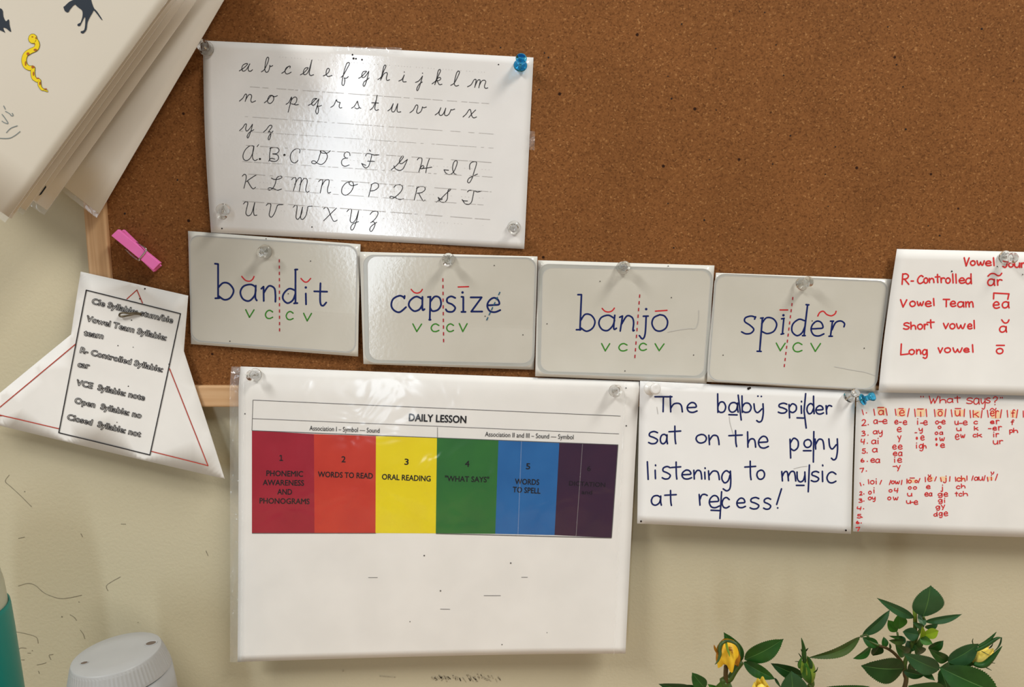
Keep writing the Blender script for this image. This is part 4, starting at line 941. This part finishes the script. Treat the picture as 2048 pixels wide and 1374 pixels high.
sn_ = [(300, 362), (330, 375), (343, 410), (330, 445), (280, 470), (238, 500), (222, 550), (235, 600), (270, 625), (302, 622), (302, 660), (310, 710), (338, 735), (360, 740), (365, 780), (385, 815), (440, 838)]
wds = [36, 38, 40, 42, 42, 40, 40, 40, 38, 34, 34, 34, 30, 28, 26, 20, 8]
p = Pen(); p.stroke([X(q) for q in sn_], [(w + 9) / 4.58 for w in wds]); p.dot(*X((302, 355)), 9.4, 10.4); p.lay('snake_outline', fp, 'snake_line', .0002)
p = Pen(); p.stroke([X(q) for q in sn_], [w / 4.58 for w in wds]); p.dot(*X((302, 355)), 8.2, 9.2); p.lay('snake_print', fp, 'snake_yellow', .0003)
p = Pen()
for x, y, a, b2 in ((327, 458, 16, 11), (260, 494, 14, 14), (238, 582, 7, 22), (305, 614, 16, 12), (310, 676, 7, 20), (350, 718, 14, 6), (369, 765, 7, 17), (420, 816, 16, 6), (300, 338, 9, 5), (332, 350, 6, 9), (318, 405, 10, 3)): p.dot(*X((x, y)), a / 4.58, b2 / 4.58)
p.lay('snake_spots', fp, 'snake_brown', .0004)
p = Pen()
for q in ([(35, 970), (50, 1000)], [(52, 1020), (90, 1042), (105, 1060), (122, 1058), (113, 1038)], [(20, 1048), (45, 1080), (75, 1130), (45, 1125), (20, 1110)], [(60, 1215), (100, 1175), (160, 1152)], [(-30, 1262), (25, 1268), (90, 1265), (140, 1240), (185, 1205)]): line(p, X, q, 1.5)
p.lay('pencil_doodle', fp, 'pencil_grey', .0002)

# ------------------------------------------------------------------ white canister with a flared lid
DESK = 0.80
yc = .098
top = at(233.5, 1306.5, yc); R_ = .0272
cn = empty('canister', (top.x, top.y, DESK)); tag(cn, 'white plastic canister with a flared two-hole lid standing below the syllable sheet', 'canister')
z = top.z
T_ = Matrix.Rotation(math.radians(-5), 4, 'Y')
def place(vv, zz=0): return [Vector((top.x, top.y, z)) + T_ @ Vector(q) for q in vv]
v, f = lathe([(0, 0), (R_ * .6, 0), (R_ * .985, 0), (R_ * 1.0, -.0003), (R_ * 1.012, -.0012), (R_ * 1.03, -.0026), (R_ * 1.14, -.0128), (R_ * 1.155, -.0145), (R_ * 1.12, -.0150)], 150, ((5, 6), .007))
lid = mk('lid', place(v), f, 'lid_plastic', cn); 
for q in lid.data.polygons: q.use_smooth = q.index < 150 * 4
v, f = lathe([(R_ * 1.04, -.152), (R_ * 1.10, -.150), (R_ * 1.17, -.10), (R_ * 1.2, -.05), (R_ * 1.19, -.028), (R_ * 1.165, -.0158), (R_ * 1.08, -.0156)], 80)
bt = [Vector(q) for q in place(v)]
mn = min(q.z for q in bt)
for q in bt:
    k = (z - .02 - q.z) / (z - .02 - mn)
    if k > 0: q.z = (z - .02) - k * (z - .02 - DESK - .0005)
mk('body', bt, f, 'lid_plastic', cn, smooth=True)
for px, ph, rx, rz_ in (((168.5, 1326), 0, .0022, .0013), ((302, 1286.5), 0, .0034, .0019)):
    # slots in the lid: dark recess with a rim
    pl = Vector((top.x, top.y, z)); nrm = (T_ @ Vector((0, 0, 1, 0))).xyz if False else (T_.to_3x3() @ Vector((0, 0, 1)))
    d = FWD + Vector((1, 0, 0)) * ((px[0] - W / 2) / F) + UP * ((H / 2 - px[1]) / F)
    kk = (pl - CAM).dot(nrm) / d.dot(nrm); c_ = CAM + d * kk
    ex = T_.to_3x3() @ Vector((1, 0, 0)); ey = T_.to_3x3() @ Vector((0, 1, 0)); v, f = [], []
    for rr, hh in ((1.25, .0001), (1.2, .0004), (1.0, .0003), (.95, .00015)):
        for i in range(24):
            a = 2 * math.pi * i / 24; v.append(c_ + ex * rx * rr * math.cos(a) + ey * rx * .8 * rr * math.sin(a) + nrm * hh)
    for j in range(3):
        for i in range(24): f.append((j * 24 + i, j * 24 + (i + 1) % 24, (j + 1) * 24 + (i + 1) % 24, (j + 1) * 24 + i))
    f.append(tuple(range(72, 96))); fm = [0] * 72 + [1]
    mk('lid_hole', v, f, ['lid_plastic', 'hole_dark'], cn, fm=fm)

# ------------------------------------------------------------------ teal bottle at the edge
ax_ = at(-97, 1222, .10); sc = at(3, 1222, .10).x - ax_.x
tb = empty('teal_bottle', (ax_.x, ax_.y, DESK)); tag(tb, 'teal plastic bottle with a pale frosted neck, mostly cut off beside the canister', 'bottle')
h0 = ax_.z - DESK
prof = [(sc * 1.2, 0.0004), (sc * 1.22, .003), (sc * 1.16, h0 - .12), (sc * 1.04, h0 - .02), (sc * 1.012, h0 - .003), (sc * 1.0, h0), (sc * .97, h0 + .0002), (sc * .955, h0 - .004), (sc * .95, h0 - .012)]
v, f = lathe(prof, 72); f = f[:-1]
mk('body', [Vector((ax_.x, ax_.y, DESK)) + Vector(q) for q in v], f, 'teal_plastic', tb, smooth=True)
v, f = lathe([(sc * .95, h0 - .011), (sc * .96, h0 + .0), (sc * .93, h0 + .014), (sc * .86, h0 + .026), (sc * .74, h0 + .036), (sc * .5, h0 + .043), (sc * .3, h0 + .045), (0, h0 + .0455)], 72)
mk('neck', [Vector((ax_.x, ax_.y, DESK)) + Vector(q) for q in v], f, 'frosted_plastic', tb, smooth=True)

# ------------------------------------------------------------------ miniature rose
R1 = crop(1300, 1150, 5.389); R2 = crop(1640, 1150, 5.02)
rb = at(1800, 1374, .085); pot_top = DESK + .062
rose = empty('rose_plant', (rb.x - .035, -.10, DESK)); tag(rose, 'miniature yellow rose plant with dark serrated leaves in front of the wall', 'plant')
px_, py_ = rb.x - .035, -.10
v, f = lathe([(.034, .0005), (.036, .002), (.045, .052), (.049, .053), (.049, .063), (.045, .063), (.043, .054)], 48)
mk('flower_pot', [Vector((px_, py_, DESK)) + Vector(q) for q in v], f[:-1], 'terracotta', rose, smooth=True)
v, f = lathe([(.043, .05), (.03, .0545), (0, .056)], 32); mk('soil', [Vector((px_, py_, DESK)) + Vector(q) for q in v], f, 'soil', rose, smooth=True)

def leaf(X, b, t, wpx, mat='leaf_green', yb=.085, yt=None, fold=.35, droop=.12, side=0.0, asym=1.0, peak=.42, teeth=True, name='leaf', parent=None):
    yt = yb + random.uniform(-.006, .012) if yt is None else yt
    B, T = at(*X(b), yb), at(*X(t), yt)
    k0 = X((0, 0)); k1 = X((1, 0)); px = k1[0] - k0[0]
    ppm = at(1001, 1300, yb).x - at(1000, 1300, yb).x
    w = wpx * px * ppm / 2
    a = T - B; L_ = a.length; a.normalize()
    n = Vector((0, -1, 0)) - a * (Vector((0, -1, 0)).dot(a)); n.normalize()
    sd = a.cross(n)
    n2 = (n * math.cos(side) + sd * math.sin(side)).normalized(); sd = a.cross(n2)
    sgn = 1
    N = 48 if teeth else 16; v, f, fm = [], [], []
    for i in range(N + 1):
        x = i / N
        e = peak / (1 - peak); xx = x ** (math.log(.5) / math.log(peak))
        ww = w * max(0.0, math.sin(math.pi * xx)) ** .85
        if x > .86: ww *= 1 - (x - .86) / .14 * .35
        tooth = (1.0 + (.055 if (i % 2) else -.02) * (1 if .08 < x < .97 else 0)) if teeth else 1
        c = B + a * (L_ * x) + n2 * (math.sin(math.pi * x) * droop * L_ * .5)
        adv = a * (.010 * L_ if (teeth and i % 2) else 0)
        for q in (-1, -.5, -.03, .03, .5, 1):
            wl = ww * (asym if q < 0 else 1.0)
            edge = abs(q) == 1
            h_ = abs(q) * ww * fold * .6 - (.0002 if abs(q) < .1 else 0)
            wave = .03 * w * math.sin(9 * x + 2 * q) * abs(q)
            v.append(c + sd * (q * wl * (tooth if edge else 1)) + n2 * (h_ + wave) + (adv if edge else Vector((0, 0, 0))))
    for i in range(N):
        for j in range(5):
            k = i * 6 + j; f.append((k, k + 1, k + 7, k + 6)); fm.append(1 if j == 2 else 0)
    o = mk(name, v, f, [mat, 'leaf_rib' if mat not in ('leaf_lime', 'bud_green') else mat], parent or rose, fm=fm, smooth=True)
    return o
def stem(pts, X, r0, r1, mat='stem_green', name='stem', parent=None):
    q = spline([tuple(at(*X(p_[:2]), p_[2])) for p_ in pts], 6); n = len(q)
    v, f = tube(q, [r0 + (r1 - r0) * i / (n - 1) for i in range(n)], 10)
    return mk(name, v, f, mat, parent or rose, smooth=True)
# stems grow from the soil
def grow(X, pts, r0, r1, mat='stem_green'):
    q = [tuple(at(*X(p_[:2]), p_[2])) for p_ in pts]
    foot = (px_ + random.uniform(-.008, .008), py_ + random.uniform(-.008, .008), pot_top - .008)
    last = Vector(q[-1]); mid = tuple((last * .6 + Vector(foot) * .4) + Vector((0, 0, .0)))
    q = spline(q + [mid, foot], 6); n = len(q)
    v, f = tube(q, [r0 + (r1 - r0) * i / (n - 1) for i in range(n)], 10)
    mk('stem', v, f, mat, rose, smooth=True)
grow(R2, [(950, 325, .088), (955, 450, .088), (950, 600, .088), (900, 760, .088), (850, 900, .088), (850, 1124, .088)], .0012, .0016, 'stem_green')
stem([(948, 318, .0885), (950, 335, .0885)], R2, .00128, .00128, 'stem_brown')
stem([(950, 336, .0885), (956, 470, .0885)], R2, .00126, .0013, 'bud_green')
grow(R2, [(590, 708, .088), (680, 740, .088), (760, 800, .087), (825, 890, .088), (850, 1000, .088), (850, 1124, .089)], .0009, .0015, 'stem_brown')
grow(R2, [(1560, 885, .095), (1440, 900, .094), (1320, 930, .092), (1220, 990, .09), (1195, 1124, .09)], .0014, .0026)
grow(R1, [(985, 935, .085), (920, 1020, .085), (860, 1120, .086), (810, 1200, .088)], .0020, .0026)
stem([(820, 985, .09), (815, 1080, .088), (820, 1160, .087), (815, 1240, .086)], R1, .0015, .0016, 'stem_brown')
grow(R1, [(1740, 1120, .092), (1745, 1180, .092), (1740, 1260, .092)], .0015, .0026)
stem([(405, 620, .083), (470, 600, .084), (500, 660, .086), (590, 708, .088)], R2, .0007, .0010)
stem([(775, 570, .085), (780, 600, .086), (800, 680, .088), (830, 740, .088)], R2, .0006, .0009)
stem([(1035, 415, .092), (1045, 480, .091), (980, 600, .089), (950, 700, .088)], R2, .0008, .0012)

for X, b, t, w, m_, kw in (
  (R1, (990, 925), (795, 618), 165, 'leaf_green', dict(yb=.080, yt=.078, asym=.9)),
  (R1, (1018, 912), (1440, 690), 235, 'leaf_green', dict(yb=.086, yt=.09, fold=.2)),
  (R1, (1008, 938), (1350, 1122), 150, 'leaf_green', dict(yb=.086, yt=.094)),
  (R1, (1345, 1110), (1410, 1215), 30, 'leaf_dark', dict(yb=.090, teeth=False)),
  (R1, (1660, 1100), (1302, 952), 150, 'leaf_dark', dict(yb=.086, yt=.085)),
  (R1, (1540, 1330), (1520, 1035), 300, 'leaf_blue_green', dict(yb=.096, yt=.098, fold=.3)),
  (R1, (590, 1220), (453, 1052), 150, 'leaf_green', dict(yb=.094, yt=.096, fold=.2)),
  (R1, (480, 1235), (93, 1175), 130, 'leaf_dark', dict(yb=.090, yt=.094)),
  (R1, (650, 1240), (360, 1185), 90, 'leaf_green', dict(yb=.088)),
  (R1, (700, 1270), (755, 1150), 110, 'leaf_mid', dict(yb=.10, teeth=False)),
  (R1, (800, 1270), (620, 1175), 90, 'leaf_mid', dict(yb=.10, teeth=False)),
  (R1, (800, 1290), (870, 1160), 120, 'leaf_olive', dict(yb=.10, teeth=False)),
  (R2, (405, 620), (-120, 830), 130, 'leaf_olive', dict(yb=.083, yt=.088, asym=.75, fold=.6, droop=.3)),
  (R2, (-40, 1160), (500, 1118), 130, 'leaf_green', dict(yb=.10, yt=.10)),
  (R2, (1035, 418), (1110, 105), 310, 'leaf_blue_green', dict(yb=.092, yt=.096, fold=.12, peak=.45)),
  (R2, (942, 432), (570, 230), 95, 'leaf_blue_green', dict(yb=.090, yt=.094, fold=.5)),
  (R2, (1052, 468), (1427, 393), 85, 'leaf_blue_green', dict(yb=.091, yt=.096, fold=.4)),
  (R2, (428, 605), (705, 345), 120, 'leaf_blue_green', dict(yb=.083, yt=.088, fold=.5, asym=.9)),
  (R2, (792, 542), (795, 385), 140, 'leaf_mid', dict(yb=.086, yt=.088, teeth=False, peak=.5)),
  (R2, (770, 572), (680, 452), 105, 'leaf_mid', dict(yb=.085, yt=.086, teeth=False, peak=.5)),
  (R2, (1050, 510), (985, 388), 75, 'leaf_blue_green', dict(yb=.094, teeth=False)),
  (R2, (1040, 530), (930, 470), 60, 'leaf_blue_green', dict(yb=.096, teeth=False)),
  (R2, (1055, 530), (1185, 490), 80, 'leaf_blue_green', dict(yb=.095)),
  (R2, (1005, 610), (1192, 560), 120, 'leaf_lime', dict(yb=.099, yt=.101, teeth=False, peak=.6, fold=.15)),
  (R2, (1015, 640), (1025, 510), 60, 'leaf_lime', dict(yb=.098, teeth=False)),
  (R2, (995, 600), (830, 570), 140, 'leaf_blue_green', dict(yb=.096, fold=.2)),
  (R2, (1000, 625), (1132, 690), 90, 'leaf_mid', dict(yb=.099)),
  (R2, (990, 740), (1000, 630), 70, 'leaf_olive', dict(yb=.097, teeth=False)),
  (R2, (1090, 745), (1240, 658), 110, 'leaf_green', dict(yb=.092, fold=.5)),
  (R2, (585, 715), (425, 625), 105, 'leaf_green', dict(yb=.088, fold=.3)),
  (R2, (655, 725), (638, 620), 68, 'leaf_green', dict(yb=.088)),
  (R2, (705, 745), (697, 680), 25, 'leaf_green', dict(yb=.088, teeth=False)),
  (R2, (515, 725), (332, 840), 95, 'leaf_green', dict(yb=.089, fold=.4)),
  (R2, (600, 700), (530, 810), 120, 'leaf_dark', dict(yb=.087, fold=.3)),
  (R2, (845, 940), (413, 912), 265, 'leaf_dark', dict(yb=.094, yt=.100, fold=.25, asym=1.1)),
  (R2, (860, 665), (690, 655), 75, 'leaf_olive', dict(yb=.093)),
  (R2, (830, 620), (690, 610), 40, 'leaf_green', dict(yb=.092)),
  (R2, (880, 790), (755, 700), 130, 'leaf_green', dict(yb=.092)),
  (R2, (860, 680), (760, 620), 90, 'leaf_blue_green', dict(yb=.094)),
  (R2, (950, 760), (870, 660), 130, 'leaf_dark', dict(yb=.090)),
  (R2, (1020, 790), (950, 700), 120, 'leaf_green', dict(yb=.092)),
  (R2, (1195, 955), (840, 790), 190, 'leaf_blue_green', dict(yb=.100, yt=.104, fold=.3)),
  (R2, (1280, 865), (1090, 740), 110, 'leaf_green', dict(yb=.098)),
  (R2, (1285, 872), (1592, 688), 210, 'leaf_blue_green', dict(yb=.102, yt=.104, fold=.3, asym=1.0)),
  (R2, (1290, 885), (1600, 830), 140, 'leaf_green', dict(yb=.098, yt=.098, fold=.3)),
  (R2, (835, 965), (1050, 1010), 100, 'leaf_dark', dict(yb=.092)),
  (R2, (900, 880), (930, 970), 95, 'leaf_dark', dict(yb=.090)),
  (R2, (1010, 930), (1155, 1060), 80, 'leaf_green', dict(yb=.092)),
  (R2, (1195, 925), (1800, 1190), 330, 'leaf_green', dict(yb=.104, yt=.112, fold=.25, peak=.5)),
  (R2, (1210, 950), (1290, 1180), 140, 'leaf_dark', dict(yb=.100)),
  (R2, (1250, 1130), (880, 1115), 150, 'leaf_green', dict(yb=.104, yt=.106)),
  (R2, (1290, 900), (1440, 985), 110, 'leaf_dark', dict(yb=.094)),
  (R2, (1220, 930), (1290, 870), 70, 'leaf_blue_green', dict(yb=.106, teeth=False)),
):
    leaf(X, b, t, w, m_, **kw)

def bud(X, b, t, rpx, y, mats, npet=6, spread=1.0, seed=1, name='rosebud', label=None, close=.25, wav=.12):
    rnd = random.Random(seed)
    B, T = at(*X(b), y), at(*X(t), y + .004)
    px = (X((1, 0))[0] - X((0, 0))[0]) * (at(1001, 1300, y).x - at(1000, 1300, y).x)
    r = rpx * px; a = (T - B); L_ = a.length; a.normalize()
    e1 = a.cross(Vector((0.2, 1, .1))).normalized(); e2 = a.cross(e1)
    v, f = lathe([(0, 0), (r * .55, L_ * .05), (r * .78, L_ * .25), (r * .75, L_ * .5), (r * .55, L_ * .75), (r * .2, L_ * .9), (0, L_ * .93)], 24)
    o = mk(name, [B + e1 * q[0] + e2 * q[1] + a * q[2] for q in v], f, mats[0], rose, smooth=True)
    if label: o['label'] = label
    for k in range(npet):
        a0 = 2 * math.pi * k / npet + rnd.uniform(-.3, .3); da = rnd.uniform(1.6, 2.2); vv, ff = [], []; lay_ = 1 + .07 * (k % 3)
        hh = L_ * rnd.uniform(.88, 1.04); ph = rnd.uniform(0, 6)
        for i in range(11):
            x = i / 10
            for j in range(11):
                u = j / 10 - .5
                rad = r * lay_ * (.45 + 1.5 * x * (1 - x) * 1.2 + close * x ** 3 * spread) + .0003
                z_ = hh * x * (1 - .35 * (2 * u) ** 2 * x) + L_ * wav * .3 * math.sin(8 * u + ph) * x ** 3
                aa = a0 + u * da * (1 - .25 * x)
                rad *= 1 + wav * math.sin(11 * u + ph) * x ** 2
                vv.append(B + (e1 * math.cos(aa) + e2 * math.sin(aa)) * rad + a * z_)
        for i in range(10):
            for j in range(10): q = i * 11 + j; ff.append((q, q + 1, q + 12, q + 11))
        mk('petal', vv, ff, mats[k % len(mats)], o, smooth=True)
    return o
def sepal(X, pts, w, mat, parent, y):
    q = spline([tuple(at(*X(p_), y + .0012 * i)) for i, p_ in enumerate(pts)], 6); n = len(q)
    px = (X((1, 0))[0] - X((0, 0))[0]) * (at(1001, 1300, y).x - at(1000, 1300, y).x)
    v, f = tube(q, [max(.0002, w * px * .5 * math.sin(math.pi * (.22 + .78 * i / (n - 1))) ** .8) for i in range(n)], 8)
    return mk('sepal', v, f, mat, parent, smooth=True)
# withered gold bud hanging its head
b1 = bud(R1, (850, 705), (835, 985), 118, .093, ['petal_gold', 'petal_withered', 'petal_gold'], 8, 1.0, 3, label='withered golden rosebud', close=.30, wav=.26)
for pts, w, m_ in (([(815, 715), (770, 740), (750, 800), (755, 850), (735, 920), (700, 965)], 42, 'leaf_olive'), ([(800, 710), (870, 715), (930, 745), (960, 800), (975, 880)], 34, 'leaf_olive'),
                   ([(820, 720), (830, 780), (850, 840), (860, 880)], 26, 'bud_green'), ([(735, 850), (705, 800), (690, 755)], 30, 'petal_withered')): sepal(R1, pts, w, m_, b1, .103)
# closed green bud
b2_ = bud(R1, (1720, 1135), (1665, 880), 78, .096, ['bud_green', 'leaf_mid', 'bud_green'], 5, .1, 5, label='closed green rosebud', close=-.35, wav=.03)
for pts, w, m_ in (([(1665, 940), (1660, 860), (1655, 780), (1632, 678)], 50, 'leaf_green'), ([(1640, 900), (1620, 870), (1602, 845)], 14, 'leaf_dark'), ([(1650, 850), (1635, 820), (1628, 800)], 12, 'leaf_dark'), ([(1672, 830), (1690, 805), (1705, 790)], 16, 'leaf_dark'),
                   ([(1615, 960), (1600, 935), (1565, 932)], 10, 'leaf_dark'), ([(1765, 1050), (1795, 1030), (1808, 995)], 14, 'leaf_dark'), ([(1735, 1000), (1728, 940), (1700, 880)], 44, 'leaf_green'), ([(1610, 1000), (1612, 950), (1640, 880)], 36, 'leaf_mid'), ([(1690, 1080), (1688, 1040), (1683, 1000)], 16, 'bud_green')): sepal(R1, pts, w, m_, b2_, .106)
# opening yellow bud
b3 = bud(R2, (1555, 885), (1745, 745), 80, .100, ['petal_yellow'], 6, .4, 8, label='opening pale yellow rosebud', close=.05, wav=.08)
for pts, w, m_ in (([(1545, 890), (1600, 905), (1660, 895), (1720, 840), (1770, 785), (1828, 715)], 62, 'leaf_green'), ([(1560, 760), (1640, 720), (1720, 670), (1780, 635), (1820, 628)], 40, 'leaf_green'),
                   ([(1590, 715), (1660, 680), (1720, 630), (1770, 573)], 34, 'leaf_green'), ([(1822, 625), (1812, 680), (1785, 730), (1745, 768)], 16, 'leaf_dark'), ([(1538, 695), (1530, 665), (1537, 640)], 10, 'leaf_dark'),
                   ([(1690, 868), (1720, 880), (1757, 886)], 10, 'leaf_dark'), ([(1635, 912), (1680, 935), (1722, 958)], 12, 'leaf_dark'), ([(1620, 765), (1660, 785), (1700, 806)], 8, 'leaf_dark'), ([(1700, 735), (1725, 710), (1735, 688)], 12, 'leaf_dark')): sepal(R2, pts, w, m_, b3, .108)
# a pale yellow bloom, only its top in view
b4 = bud(R1, (1190, 1420), (1205, 1160), 105, .100, ['petal_yellow'], 7, 1.0, 12, label='pale yellow bloom', close=.2, wav=.1)
